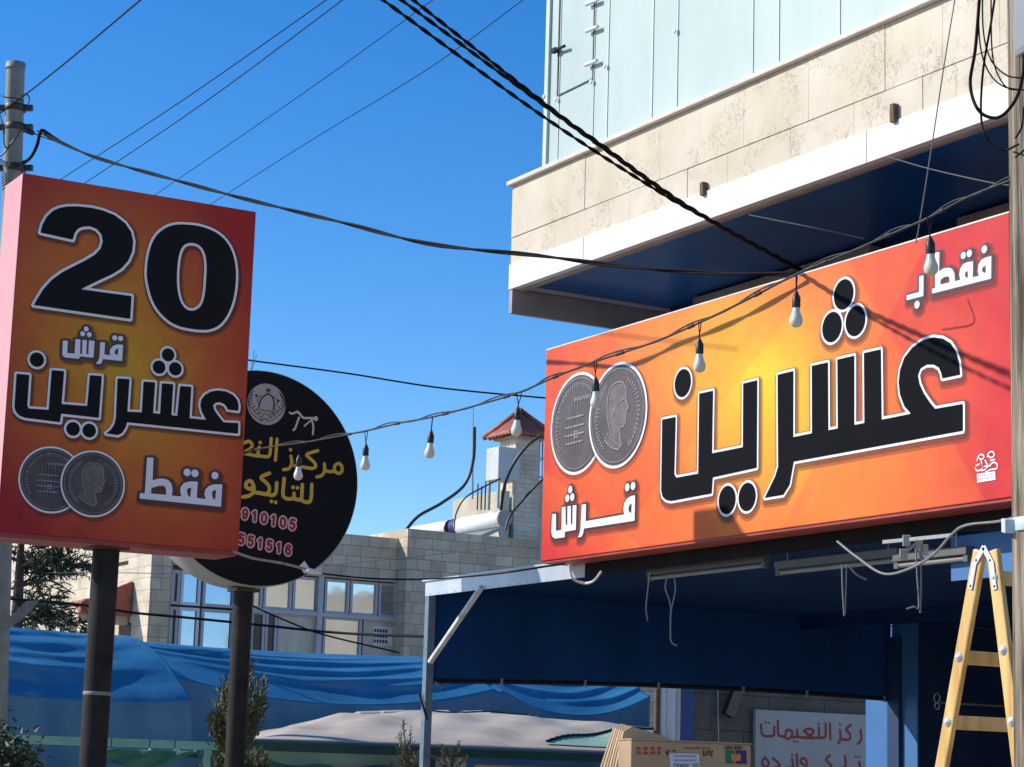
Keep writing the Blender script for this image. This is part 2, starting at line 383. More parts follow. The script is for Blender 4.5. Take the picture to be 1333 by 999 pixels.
b = MB(); b.box((LU0, VL, LZ0), (LU1, VL+LT, LZ1)); b.build('panel', m_pl, LS, bevel=0.006)
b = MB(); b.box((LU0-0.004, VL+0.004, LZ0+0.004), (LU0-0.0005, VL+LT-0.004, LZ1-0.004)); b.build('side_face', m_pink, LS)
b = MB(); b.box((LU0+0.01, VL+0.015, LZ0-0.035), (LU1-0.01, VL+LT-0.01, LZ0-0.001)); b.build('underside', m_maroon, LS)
pc = onv(138, 720, VL+LT/2)
MB().tube([(pc[0], VL+LT/2, GZ), (pc[0], VL+LT/2, LZ0-0.034)], 0.096, 32).build('pole', m_steel_pole, LS)
jz = onv(128, 903, VL+LT/2)[2]
MB().lathe((pc[0], VL+LT/2, jz), [(0.0965, -0.014), (0.1, -0.008), (0.1, 0.006), (0.0965, 0.012)], (0, 0, 1), 32).build('weld_collar', mat('weld_grey', (0.22, 0.2, 0.18), 0.6, 0.3, 30), LS)
MB().box((pc[0]-0.13, VL+LT/2-0.13, LZ0-0.05), (pc[0]+0.13, VL+LT/2+0.13, LZ0-0.0355)).build('mounting_plate', m_steel_dark, LS)
PL = Plane('v', VL)
K1 = ((0, 220), 4.54); K2 = ((170, 240), 4.54); K3 = ((0, 420), 5.55); K4 = ((150, 420), 5.55); K5 = ((0, 570), 6.244); K6 = ((150, 570), 6.244)
def lettering(pl, root, name, shapes, fill, outline, og, sg, cell, lift, sh=(0.012, -0.015)):
    f = pl.sheet(name, shapes, fill, root, lift+0.004, 0.0, cell)
    pl.sheet('lettering_outline', shapes, outline, f, lift+0.002, og, cell)
    pl.sheet('printed_shadow', shapes, m_sh1, f, lift+0.0008, sg, cell, sh)
    pl.sheet('printed_shadow', shapes, m_sh1, f, lift+0.0014, (og+sg)/2, cell, (sh[0]*0.8, sh[1]*0.8))
    return f
two = [(238,378),(250,330),(275,285),(310,250),(350,232),(400,223),(460,223),(540,231),(610,248),(680,277),(738,322),(773,372),(786,430),(780,490),(756,545),(716,590),(660,625),(590,657),(530,686),(478,712),(560,724),(776,753),(768,888),(198,806),(222,765),(255,712),(305,657),(365,613),(430,579),(500,544),(560,508),(594,472),(606,430),(598,388),(570,356),(530,341),(490,343),(460,355),(440,380),(428,420)]
def closed_smooth(P, n=4):
    Q = [np.array(p, float) for p in P]; N = len(Q); out = []
    for i in range(N):
        a, b_, c, d = Q[i-1], Q[i], Q[(i+1) % N], Q[(i+2) % N]
        for k in range(n):
            t = k/n; out.append(tuple(0.5*((2*b_)+(-a+c)*t+(2*a-5*b_+4*c-d)*t*t+(-a+3*b_-3*c+d)*t**3)))
    return out
zero = closed_smooth([(95,545),(98,470),(110,400),(130,340),(165,290),(215,255),(270,240),(330,240),(400,248),(470,270),(530,305),(575,355),(605,420),(620,500),(620,580),(610,660),(590,730),(560,790),(520,835),(470,858),(420,862),(350,855),(280,838),(220,805),(165,750),(130,690),(108,620)])
zhole = closed_smooth([(272,560),(275,490),(283,430),(297,385),(320,358),(355,348),(395,357),(425,385),(442,430),(448,490),(445,560),(440,630),(428,690),(405,730),(370,748),(335,743),(305,715),(285,670),(275,615)])
lettering(PL, LS, 'numeral', [PL.P(two, *K1)], m_black, m_white, 0.019, 0.04, 0.006, 0.002)
lettering(PL, LS, 'numeral', [PL.P(zero, *K2, holes=[zhole])], m_black, m_white, 0.019, 0.04, 0.006, 0.002)
qirsh = [PL.P([(453,132),(488,134),(483,222),(537,226),(543,121),(579,124),(576,228),(590,229),(594,127),(625,129),(622,229),(636,230),(641,131),(681,134),(673,256),(574,246),(570,263),(470,254),(452,242),(448,225)], *K3),
  PL.P([(722,143),(757,145),(752,232),(797,238),(790,215),(797,190),(815,170),(845,160),(888,162),(880,280),(742,265),(735,288),(722,303),(690,297),(708,277),(717,250)], *K3, holes=[[(825,225),(828,205),(845,190),(853,190),(850,232),(838,235)]])]
qirsh += [PL.circ(c, r, *K3) for c, r in (((621,48),18),((595,83),18),((643,89),18),((827,112),19),((869,117),19))]
lettering(PL, LS, 'word_lettering', qirsh, m_lilac, m_ink, 0.016, 0.034, 0.004, 0.002)
def c34(P): return [(x+832.5, y) for x, y in P]
ishrin = [PL.P([(118,372),(210,380),(196,600),(204,622),(350,632),(372,345),(462,353),(443,590),(628,605),(648,382),(734,388),(712,690),(440,660),(432,722),(180,690),(140,675),(112,645),(103,610)], *K3),
  PL.P([(848,406),(934,410)]+c34([(86,645),(190,650),(203,428),(287,434),(272,655),(322,662),(335,440),(417,447),(404,670),(446,676),(467,460),(548,466),(535,692),(655,705),(625,650),(613,600),(620,560),(645,525),(690,500),(740,492),(800,500),(850,525),(880,560),(890,600),(886,640),(810,630),(803,610),(785,590),(755,578),(725,580),(705,600),(712,630),(735,665),(780,722),(888,728),(885,805),(84,722)])+[(905,760),(880,800),(850,815),(765,803),(800,775),(825,735),(835,690)], *K3)]
ishrin += [PL.circ(c, r, *K3) for c, r in (((265,270),52),((526,770),50),((643,782),50))]+[PL.circ(c, r, *K4) for c, r in (((380,235),47),((315,324),48),((432,336),48))]
lettering(PL, LS, 'word_lettering', ishrin, m_black, m_white, 0.017, 0.034, 0.005, 0.002)
faqat = [PL.P([(257,162),(308,164),(301,348),(340,335),(390,333),(430,345),(455,375),(463,415),(458,472),(535,478),(525,440),(530,400),(555,370),(600,357),(668,358),(660,490),(735,500),(722,465),(728,425),(755,395),(800,380),(868,380),(857,562),(195,495),(200,450),(238,452)], *K6,
  holes=[[(292,410),(350,393),(385,390),(408,405),(412,465),(288,455)],[(578,430),(590,412),(615,405),(607,487),(588,470)],[(782,450),(792,432),(818,425),(810,508),(790,492)]])]
faqat += [PL.circ(c, r, *K6) for c, r in (((582,283),31),((645,291),31),((808,308),30))]
lettering(PL, LS, 'word_lettering', faqat, m_lilac, m_ink, 0.016, 0.036, 0.004, 0.002)

def coin(pl, root, c, r, lift, kind):
    """c plane centre, r radius; printed grey coin with white rim and engraved lines"""
    f = pl.sheet('coin', [('c', c, r*0.945)], m_coin, root, lift+0.003, 0, r/60)
    pl.sheet('coin_rim', [('c', c, r)], m_white, f, lift+0.0015, 0, r/60)
    pl.sheet('printed_shadow', [('c', c, r*1.05)], m_sh1, f, lift+0.0004, 0, r/50, (0.012, -0.02))
    sh = []
    n = 60; ring = [(c[0]+r*0.885*math.cos(2*math.pi*i/n), c[1]+r*0.885*math.sin(2*math.pi*i/n)) for i in range(n+1)]
    sh.append(('s', ring, r*0.008))
    q = lambda x, y: (c[0]+x*r, c[1]+y*r)
    rnd = random.Random(int(abs(c[0])*1000)+len(kind))
    def script(a0, a1, rad, n):            # engraved lettering following the rim: short strokes
        for i in range(n):
            a = R(a0+(a1-a0)*i/(n-1)); h = 0.035+0.045*rnd.random()
            x, y = math.cos(a), math.sin(a); t = (-y, x)
            sh.append(('s', [q(x*(rad-h)+t[0]*0.02, y*(rad-h)+t[1]*0.02), q(x*(rad+h*0.6), y*(rad+h*0.6)), q(x*rad+t[0]*(0.03+0.03*rnd.random()), y*rad+t[1]*0.045)], r*0.009))
    if kind == 'value':
        for y, x0, x1 in ((0.14, -0.38, 0.22), (-0.04, -0.44, 0.24), (-0.20, -0.44, 0.24), (-0.36, -0.40, 0.20)): sh.append(('s', [q(x0, y-0.01), q(x1, y)], r*0.016))
        for x in (-0.30, -0.2, -0.1, 0.0, 0.1): sh.append(('s', [q(x, 0.48), q(x+0.01, -0.55)], r*0.006))
        star = [q(-0.04+0.09*math.cos(2*math.pi*i/8)*(1 if i % 2 else 0.5), -0.21+0.09*math.sin(2*math.pi*i/8)*(1 if i % 2 else 0.5)) for i in range(9)]
        sh.append(('s', star, r*0.014))
        for i in range(7): sh.append(('s', [q(-0.15+i*0.09, 0.50), q(-0.10+i*0.09, 0.44), q(-0.07+i*0.09, 0.52)], r*0.012))
        script(35, 155, 0.76, 20); script(165, 215, 0.76, 9)
    else:
        prof = [(-0.22,-0.38),(-0.26,-0.22),(-0.33,-0.02),(-0.36,0.20),(-0.33,0.42),(-0.22,0.57),(-0.02,0.63),(0.16,0.60),(0.26,0.50),(0.30,0.36),(0.29,0.26),(0.37,0.10),(0.31,0.06),(0.31,-0.02),(0.28,-0.06),(0.29,-0.12),(0.25,-0.22),(0.12,-0.25),(0.08,-0.30),(0.12,-0.42)]
        sh.append(('s', [tuple(t) for t in spline([np.array(q(*p)) for p in prof], 3)], r*0.013))
        sh.append(('s', [q(*p) for p in ((-0.30,-0.30),(-0.42,-0.42),(-0.22,-0.58),(0.06,-0.66),(0.16,-0.58),(0.10,-0.42))], r*0.014))
        sh.append(('s', [q(-0.24,-0.40), q(0.02,-0.55), q(0.10,-0.60)], r*0.008))
        sh.append(('s', [q(*p) for p in ((-0.33,0.30),(-0.24,0.34),(-0.20,0.16),(-0.14,0.10),(-0.16,-0.02),(-0.10,-0.14))], r*0.008))
        sh.append(('s', [q(0.10,0.26), q(0.20,0.28)], r*0.014)); sh.append(('s', [q(-0.16,0.10), q(-0.10,0.14), q(-0.10,0.02)], r*0.010))
        pl.sheet('coin_portrait', [('p', [q(*p_) for p_ in prof+[(0.16,-0.58),(0.06,-0.66),(-0.22,-0.58),(-0.42,-0.42),(-0.30,-0.30)]], [])], m_coinhead, f, lift+0.0033, 0, r/70)
        script(60, -55, 0.72, 18); script(125, 230, 0.72, 18)
    pl.sheet('coin_relief', sh, m_coinline, f, lift+0.0042, 0, r/90)
    dk = [(s[0], [(x+r*0.014, y-r*0.018) for x, y in s[1]], s[2]*1.3) for s in sh]
    pl.sheet('coin_engraving', dk, m_coindark, f, lift+0.0036, 0, r/80)
def coin_px(pl, root, c, ry, o, k, lift, kind):
    q = pl.circ(c, ry, o, k); coin(pl, root, q[1], q[2], lift, kind)
coin_px(PL, LS, (415, 343), 273, *K5, 0.002, 'value')
coin_px(PL, LS, (752, 376), 272, *K5, 0.007, 'head')

# ================================================================== RIGHT SIGN (long banner over the shop), in sun
UR = 9.0
a_ = onu(711.5, 455.6, UR); b_ = onu(703.6, 732.6, UR); c_ = onu(1313.6, 278.5, UR); d_ = onu(1318, 645, UR)
RV0, RV1 = (c_[1]+d_[1])/2, (a_[1]+b_[1])/2; RZ0, RZ1 = (b_[2]+d_[2])/2, (a_[2]+c_[2])/2; RT = 0.26
RS = thing('shop_sign', 'long orange banner sign with black Arabic lettering and two coins above the shop', 'shop sign', (UR+RT/2, (RV0+RV1)/2, RZ0))
rl = RV1-RV0; rh = RZ1-RZ0; yc = (RV0+RV1)/2
Yc = onu(1000, 500, UR)
m_pr = mat_poster('long_banner_print', (Yc[1]-yc, Yc[2]-RZ0), (1, 2), (0.66*rl, 1.35*rh, -0.30, 1.55),
    [(0.0, (0.86, 0.56, 0.025)), (0.15, (0.86, 0.42, 0.03)), (0.38, (0.83, 0.235, 0.04)), (0.68, (0.77, 0.125, 0.035)), (1.0, (0.60, 0.032, 0.036))],
    [(0.55, 0.85, -0.95, 0.08), (0.75, -0.65, -0.15, 0.08), (0.45, -0.89, -0.55, -0.12), (-0.8, 0.6, -2.0, 0.12), (-0.75, -0.66, -0.35, 0.12)], 0.5)
MB().box((UR, RV0, RZ0), (UR+RT, RV1, RZ1)).build('panel', m_pr, RS, bevel=0.006)
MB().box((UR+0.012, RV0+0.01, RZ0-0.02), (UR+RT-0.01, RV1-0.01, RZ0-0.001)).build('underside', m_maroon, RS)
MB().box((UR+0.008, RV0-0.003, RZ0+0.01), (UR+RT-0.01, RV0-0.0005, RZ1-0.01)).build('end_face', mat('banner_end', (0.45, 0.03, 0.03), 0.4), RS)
m_trim = mat('white_edge', (0.8, 0.7, 0.62), 0.4)
MB().box((UR-0.001, RV0, RZ1+0.0005), (UR+0.03, RV1, RZ1+0.010)).build('edge_trim', m_trim, RS)
PR = Plane('u', UR)
A3 = ((840, 460), 4.54); A4 = ((980, 340), 4.54); A5 = ((980, 500), 5.55); A6 = ((1130, 420), 4.994); A7 = ((1160, 300), 7.1375); A2 = ((690, 590), 5.878); A1 = ((690, 440), 5.55)
ab = lambda K, P: [(K[0][0]+x/K[1], K[0][1]+y/K[1]) for x, y in P]
big = [PR.P([(103,393),(183,377),(175,715),(186,736),(316,712),(322,240),(404,222),(398,592),(580,556),(582,180),(665,160),(662,678),(402,735),(396,830),(155,875),(125,868),(105,848),(97,812)], *A3),
  PR.P([(1013,488.2),(1033.5,483.2),(1033.3,569.4),(1057.8,564.3),(1057.5,476.6),(1078.5,472),(1079,560.4),(1091.4,558),(1090.8,468.4),(1112.8,463.3),(1112.8,553.5),(1126,551),(1125.4,460),(1147.4,455),(1148.4,546.6),(1186.7,539)]
   + ab(A6, [(240,545),(212,470),(203,390),(212,310),(240,230),(290,165),(360,115),(430,97),(490,105),(540,135),(575,190),(595,260),(603,340),(487,365),(480,330),(465,295),(430,275),(385,275),(345,300),(328,345),(338,400),(365,460),(405,520),(440,562),(620,530),(620,705)])
   + [(1034,601.4),(1028.6,631.5),(1020.5,644.5),(996.2,648.6),(1009.7,620.7),(1013.7,608)])]
big += [PR.circ(c, r, *A3) for c, r in (((225,177),82),((487,868),84),((605,850),84))]+[PR.circ(c, r, *A4) for c, r in (((540,198),89),((471,391),89),((610,355),89))]
lettering(PR, RS, 'word_lettering', big, m_black_slate, m_white, 0.018, 0.05, 0.006, 0.002, (0.012, -0.022))
qr = [PR.P([(172,468),(203,465),(203,597),(245,588),(247,415),(276,410),(278,552),(290,550),(291,408),(317,404),(317,545),(329,543),(331,402),(360,398),(355,588),(272,603),(270,645),(195,655),(175,640),(168,610)], *A2),
  PR.P([(400,395),(433,390),(430,522),(725,470),(718,430),(725,385),(745,350),(775,330),(808,323),(805,518),(417,578),(412,612),(400,640),(370,648),(382,622),(390,585)], *A2, holes=[[(757,430),(762,405),(775,388),(783,386),(780,458),(765,455)]])]
qr += [PR.circ(c, r, *A2) for c, r in (((312,280),29),((290,346),29),((328,338),29),((748,262),31),((793,252),31))]
lettering(PR, RS, 'word_lettering', qr, m_lilac, m_ink, 0.014, 0.045, 0.0045, 0.002, (0.015, -0.025))
fq = [PR.P([(268,428),(308,418),(306,612),(150,652),(150,605),(266,575)], *A7), PR.circ((247,693), 35, *A7),
  PR.P([(414,210),(455,203),(452,385),(490,358),(540,347),(575,362),(595,400),(600,475),(650,462),(640,415),(648,360),(675,315),(720,297),(768,290),(765,440),(822,425),(812,380),(818,320),(845,275),(885,255),(938,240),(936,450),(385,590),(388,545),(415,537)], *A7,
   holes=[[(465,462),(500,435),(535,428),(548,440),(550,485),(465,508)],[(690,420),(697,392),(720,377),(720,445),(705,443)],[(850,378),(858,345),(885,327),(888,395),(868,398)]])]
fq += [PR.circ(c, r, *A7) for c, r in (((677,235),33),((733,216),33),((872,178),36))]
lettering(PR, RS, 'word_lettering', fq, m_lilac, m_ink, 0.013, 0.04, 0.0042, 0.002, (0.015, -0.022))
coin_px(PR, RS, (345, 618), 367, *A1, 0.002, 'value')
coin_px(PR, RS, (638, 560), 380, *A1, 0.007, 'head')
# printer's stamp, lower right corner
K8 = ((1230, 560), 8.32)
stp = [PR.P([(352,475),(550,448),(555,540),(355,572)], *K8)]
for P_ in ([(355,330),(365,290),(400,265),(430,290),(400,320),(370,300)], [(465,290),(480,250),(520,235),(540,275),(500,300),(470,270)], [(335,410),(350,440),(390,435),(410,400),(400,340)], [(400,440),(440,430),(470,390),(440,330)], [(450,455),(500,430),(560,420),(575,380),(540,350),(500,370)], [(420,400),(500,385)], [(500,330),(545,320)], [(345,385),(380,370)]):
    stp.append(PR.S(P_, 17, *K8, smooth=True))
f = PR.sheet('printer_stamp', stp, m_white, RS, 0.004, 0, 0.003)
ins = []
for yy in (500, 535):
    for i in range(8):
        x = 366+i*23; y = yy-i*3.2
        ins.append(PR.S([(x, y+10), (x+4, y-8), (x+12, y-6), (x+13, y+8)][:2+(i+yy) % 3], 4.5, *K8))
for P_ in ([(385,415),(430,395)], [(470,440),(450,400)], [(515,395),(520,375)], [(380,300),(400,295)], [(490,275),(515,265)], [(410,370),(405,400)]): ins.append(PR.S(P_, 7, *K8))
PR.sheet('stamp_detail', ins, mat('stamp_ink', (0.12, 0.03, 0.12), 0.5), f, 0.006, 0, 0.0025)

# ================================================================== ROUND BLACK SIGN behind the billboard
VD = 17.2
c0 = onv(338.5, 622, VD); rD = abs(onv(335, 480.5, VD)[2]-onv(324, 763, VD)[2])/2
DS = thing('round_sign', 'round black sign with yellow Arabic writing and red phone numbers behind the billboard', 'sign', (c0[0], VD+0.2, GZ))
m_dface = mat('black_vinyl', (0.006, 0.009, 0.013), 0.6, 0.3, 1.5, spec=0.15)
m_rim = mat('grey_rim', (0.34, 0.35, 0.33), 0.55, 0.15, 3)
seg = 96
MB().lathe((c0[0], VD+0.004, c0[2]), [(rD*0.995, 0), (rD, 0.01), (rD, 0.42), (rD*0.98, 0.43)], (0, 1, 0), seg).build('rim', m_rim, DS)
MB().lathe((c0[0], VD, c0[2]), [(rD*0.985, 0), (rD*0.99, 0.0035)], (0, 1, 0), seg, False).build('face', m_dface, DS)
pp = onv(316, 790, VD+0.2)
MB().tube([(pp[0], VD+0.2, GZ), (pp[0], VD+0.2, c0[2]-rD+0.02)], 0.086, 32).build('pole', m_steel_pole, DS)
MB().box((pp[0]-0.11, VD+0.10, c0[2]-rD-0.035), (pp[0]+0.11, VD+0.30, c0[2]-rD-0.006)).build('pole_bracket', m_steel_dark, DS)
PD = Plane('v', VD); D7 = ((300, 480), 6.244); D8 = ((280, 620), 6.245)
m_yel = mat('yellow_vinyl', (0.62, 0.45, 0.06), 0.45, 0.12, 6)
m_red = mat('red_vinyl', (0.27, 0.012, 0.03), 0.45, 0.1, 6)
m_cream = mat('cream_vinyl', (0.62, 0.58, 0.45), 0.45, 0.1, 6)
W = 27
y1 = [PD.S(P_, W, *D7, smooth=True) for P_ in (
  [(905,795),(880,772),(848,790),(845,828),(872,852),(903,838),(905,795)], [(850,835),(800,838),(768,822),(762,775)], [(764,790),(762,835),(740,870),(700,882)],
  [(708,668),(640,688),(618,705),(650,735),(683,768),(690,798),(660,812),(600,803),(520,790)], [(490,712),(497,765),(475,812),(430,822)],
  [(330,568),(320,690),(300,716),(250,712),(222,700),(232,640)], [(110,605),(150,592),(176,620),(160,652),(125,672)], [(110,690),(160,700),(222,712)])]
y1 += [PD.S([(378,575),(364,745)], W, *D7)]+[PD.circ(c, 15, *D7) for c in ((487,660), (240,602))]
f = PD.sheet('word_lettering', y1, m_yel, DS, 0.004, 0, 0.004)
y2 = [PD.S(P_, W+4, *D8, smooth=True) for P_ in (
  [(785,68),(778,185),(755,212),(715,205),(702,190),(704,150),(708,70)], [(703,190),(670,192),(645,182),(640,140)], [(640,182),(590,186),(560,170),(550,140),(560,20)],
  [(500,55),(492,135),(465,155),(420,148),(320,132)], [(440,-22),(385,0),(375,20),(415,55),(440,95),(428,140),(395,148)],
  [(312,80),(290,40),(255,52),(250,88),(285,105),(312,80),(308,130),(275,160),(225,170)])]
y2 += [PD.circ(c, 16, *D8) for c in ((456,206), (491,214), (632,92), (668,96))]
PD.sheet('word_lettering', y2, m_yel, DS, 0.004, 0, 0.004)
DIG = {'0': [[(.5,1),(.2,.85),(.12,.5),(.2,.15),(.5,0),(.8,.15),(.88,.5),(.8,.85),(.5,1)]], '1': [[(.25,.78),(.55,.98),(.55,0)]],
  '5': [[(.85,1),(.28,1),(.2,.55),(.5,.64),(.8,.5),(.84,.28),(.7,.06),(.42,0),(.15,.14)]], '6': [[(.82,.85),(.55,1),(.27,.85),(.14,.45),(.22,.12),(.5,0),(.8,.13),(.84,.4),(.6,.6),(.3,.52),(.16,.35)]],
  '9': [[(.18,.15),(.45,0),(.73,.15),(.86,.55),(.78,.88),(.5,1),(.2,.87),(.16,.6),(.4,.4),(.7,.48),(.84,.65)]]}
def digits(txt, P0, adv, up, wdt, gw):
    sh = []
    for i, ch in enumerate(txt):
        o = np.array(P0)+np.array(adv)*i; ex = np.array(adv)/np.hypot(*adv)*gw; ey = np.array(up)
        for st_ in DIG[ch]:
            sh.append(PD.S([tuple(o+ex*(x-.5)+ey*(y-.5)) for x, y in st_], wdt, *D8, smooth=(ch != '1')))
    return sh
for txt, P0, adv in (('910105', (242, 308), (77, 17)), ('551516', (212, 512), (76, 17.4))):
    sh = digits(txt, P0, adv, (6, -72), 21, 48)
    f = PD.sheet('phone_number', sh, m_red, DS, 0.006, 0, 0.003)
    PD.sheet('number_outline', sh, mat('pink_white_vinyl', (0.68, 0.52, 0.52), 0.45), f, 0.004, 0.012, 0.003)
# emblem: grey disc with laurel, arch, star and two small figures
q = PD.circ((291, 291), 168, *D7); f = PD.sheet('emblem', [q], mat('emblem_grey', (0.36, 0.36, 0.37), 0.4, 0.08), DS, 0.004, 0, 0.006)
em = [PD.S(P_, wd, *D7, smooth=True) for P_, wd in (
  ([(228,315),(240,265),(265,230),(305,208),(340,235),(352,280),(348,338)], 11), ([(222,275),(214,250),(228,232),(252,226)], 5), ([(378,262),(380,285),(365,300),(352,296)], 5),
  ([(340,228),(372,245),(382,262)], 5), ([(150,230),(145,300),(180,375),(255,425)], 5), ([(400,200),(440,270),(420,350),(330,425)], 5), ([(240,428),(275,408),(310,430)], 7))]
for i in range(9):
    t = i/8
    x0, y0 = 165-18*math.sin(t*3), 190+t*200+10; x0 += 75*max(0, t-0.45)*2
    em.append(PD.S([(x0, y0), (x0+20, y0-22)], 7, *D7)); em.append(PD.S([(x0, y0), (x0-16, y0-16)], 6, *D7))
    x1, y1_ = 412+26*math.sin(t*3), 205+t*190+10; x1 -= 85*max(0, t-0.45)*2
    em.append(PD.S([(x1, y1_), (x1-18, y1_-24)], 7, *D7)); em.append(PD.S([(x1, y1_), (x1+14, y1_-18)], 6, *D7))
for a in range(4):
    dx, dy = 22*math.cos(a*math.pi/4), 22*math.sin(a*math.pi/4); em.append(PD.S([(305-dx, 178-dy), (305+dx, 178+dy)], 5, *D7))
em += [PD.circ((209,221), 10, *D7), PD.circ((387,262), 10, *D7)]
em += [PD.S([(222+i*18, 336+i*3.4), (228+i*18, 322+i*3.4), (234+i*18, 340+i*3.4)], 4, *D7) for i in range(8)]
em += [PD.S([(240, 360), (345, 380)], 4, *D7)]
PD.sheet('emblem_drawing', em, m_black, f, 0.006, 0, 0.0025)
kk = [PD.S(P_, wd, *D7, smooth=True) for P_, wd in (
  ([(480,358),(500,368),(540,355),(575,385)], 16), ([(540,350),(560,365),(590,400),(640,403),(680,405)], 18), ([(555,400),(538,450),(522,490),(510,500)], 17), ([(660,420),(672,470),(668,535)], 17), ([(650,425),(625,445),(600,468)], 13))]
kk += [PD.circ((692,408), 20, *D7)]
PD.sheet('kicking_figure', kk, m_cream, DS, 0.004, 0, 0.003)
# ================================================================== SHOP BUILDING (upper floor overhang)
UO = 9.2
m_fas = mat('white_fascia', (0.72, 0.71, 0.69), 0.5, 0.04, 1.5)
m_trav = mat_travertine('travertine')
m_cop = mat('coping_stone', (0.62, 0.57, 0.50), 0.6, 0.12, 4, bump=0.2)
m_soff = mat('blue_soffit', (0.004, 0.082, 0.26), 0.38, 0.25, 1.2)
m_grey = mat('grey_concrete', (0.34, 0.31, 0.265), 0.75, 0.2, 3, bump=0.2)
m_glass = mat('pale_glass_panel', (0.43, 0.52, 0.485), 0.35, col2=(0.52, 0.61, 0.57), scale=1.6, stretch=(1, 1, 0.22), spec=0.4, bump=0.04, bscale=3)
m_mull = mat('pale_aluminium', (0.52, 0.60, 0.60), 0.45, 0.08, 3)
m_metal = mat('grey_metal', (0.35, 0.35, 0.34), 0.45, 0.2, 8, metallic=0.5)
m_rust = mat('rusty_steel', (0.13, 0.07, 0.045), 0.8, 0.4, 12)
m_navy = mat('navy_paint_and_shade', (0.004, 0.030, 0.105), 0.7, 0.3, 1.5, bump=0.1)
m_dark = mat('dark_interior', (0.004, 0.005, 0.009), 0.8, 0.3, 2)
m_blue = mat('blue_wall_paint', (0.035, 0.145, 0.36), 0.5, 0.12, 2)
m_blue_dk = mat('deep_blue_paint', (0.008, 0.05, 0.24), 0.5, 0.15, 2)
m_stain = mat('stained_plaster', (0.36, 0.31, 0.22), 0.85, col2=(0.62, 0.56, 0.44), scale=1.1, stretch=(1, 1, 0.5), thr=(0.3, 0.6))
VF = onu(664, 300, UO)[1]; ZS = (onu(661.5, 379, UO)[2]+onu(1319.5, 142.5, UO)[2])/2
ZFT = onu(662, 345, UO)[2]; ZJ = (onu(667, 310, UO)[2]+onu(1319, 50, UO)[2])/2; ZC = onu(661.5, 238.5, UO)[2]
VN = 2.0
B = thing('shop_building', 'shop building with travertine band, white fascia and pale glass over a blue soffit', 'building', (14, 9, GZ))
MB().box((UO, VN, ZS), (UO+0.07, VF, ZFT)).build('fascia', m_fas, B, bevel=0.004)
b = MB(); 
for x in (760, 1128):
    pj = onu(x, 300 if x < 900 else 190, UO)[1]; b.box((UO-0.0015, pj-0.004, ZS+0.002), (UO+0.002, pj+0.004, ZFT-0.002))
b.build('fascia_joint', m_grey, B)
MB().box((UO+0.072, VN, ZS-0.012), (UO+0.12, VF-0.02, ZS+0.05)).build('fascia_lip', m_grey, B)
MB().box((UO+0.122, VN, ZS+0.045), (16.0, VF-0.02, ZS+0.08)).build('soffit', m_soff, B)
MB().box((UO+0.01, VF-0.055, ZS-0.215), (UO+1.62, VF-0.005, ZS-0.002)).build('end_beam', m_grey, B)
MB().box((UO+0.07, VF-0.06, ZS+0.001), (16.0, VF, ZFT)).build('end_fascia', m_fas, B)
MB().box((UO+0.005, VF-0.06, ZS+0.0), (UO+1.64, VF-0.003, ZS+0.008)).build('beam_flashing', m_mull, B)
# travertine slabs (two courses) with open joints
up = [onu(x, 200 if x < 900 else 90, UO)[1] for x in (662, 760.8, 857, 967, 1051, 1150, 1225, 1300)]+[7.6, 6.4, 5.2, 4.0, VN]
lo = [onu(x, 320 if x < 900 else 170, UO)[1] for x in (662, 720, 775.6, 817, 891.7, 945.7, 1027, 1109.7, 1199.4, 1242.6, 1290)]+[8.3, 7.2, 6.2, 5, 4, 3, VN]
up[0] = lo[0] = VF
b = MB()
for i, arr in enumerate((up, lo)):
    z0, z1 = ((ZJ+0.004, ZC-0.045), (ZFT+0.001, ZJ-0.004))[i]
    for q in range(len(arr)-1):
        dd = 0.0012*((q*7+i*3) % 4); b.box((UO+0.012+dd, arr[q+1]+0.0022, z0), (UO+0.05, arr[q]-0.0022, z1))
b.build('stone_cladding', m_trav, B)
b = MB(); b.box((UO+0.051, VN, ZFT+0.001), (UO+0.3, VF-0.003, ZC-0.044)); b.build('parapet', m_grey, B)
MB().box((UO+0.31, VF-0.12, ZFT+0.001), (15.0, VF-0.003, ZC-0.044)).build('parapet', m_trav, B)
MB().box((UO-0.035, VN, ZC-0.042), (UO+0.32, VF+0.035, ZC)).build('coping', m_cop, B, bevel=0.008)
MB().box((UO+0.33, VF-0.2, ZC-0.042), (15.0, VF+0.035, ZC)).build('coping', m_cop, B, bevel=0.008)
for x, y0, y1 in ((917, 238, 255), (1165, 136, 160)):
    p0 = onu(x, y0, UO); p1 = onu(x, y1, UO)
    MB().box((UO-0.03, p0[1]-0.022, p1[2]), (UO+0.02, p0[1]+0.022, p0[2])).build('rusty_stub', m_rust, B, bevel=0.004)
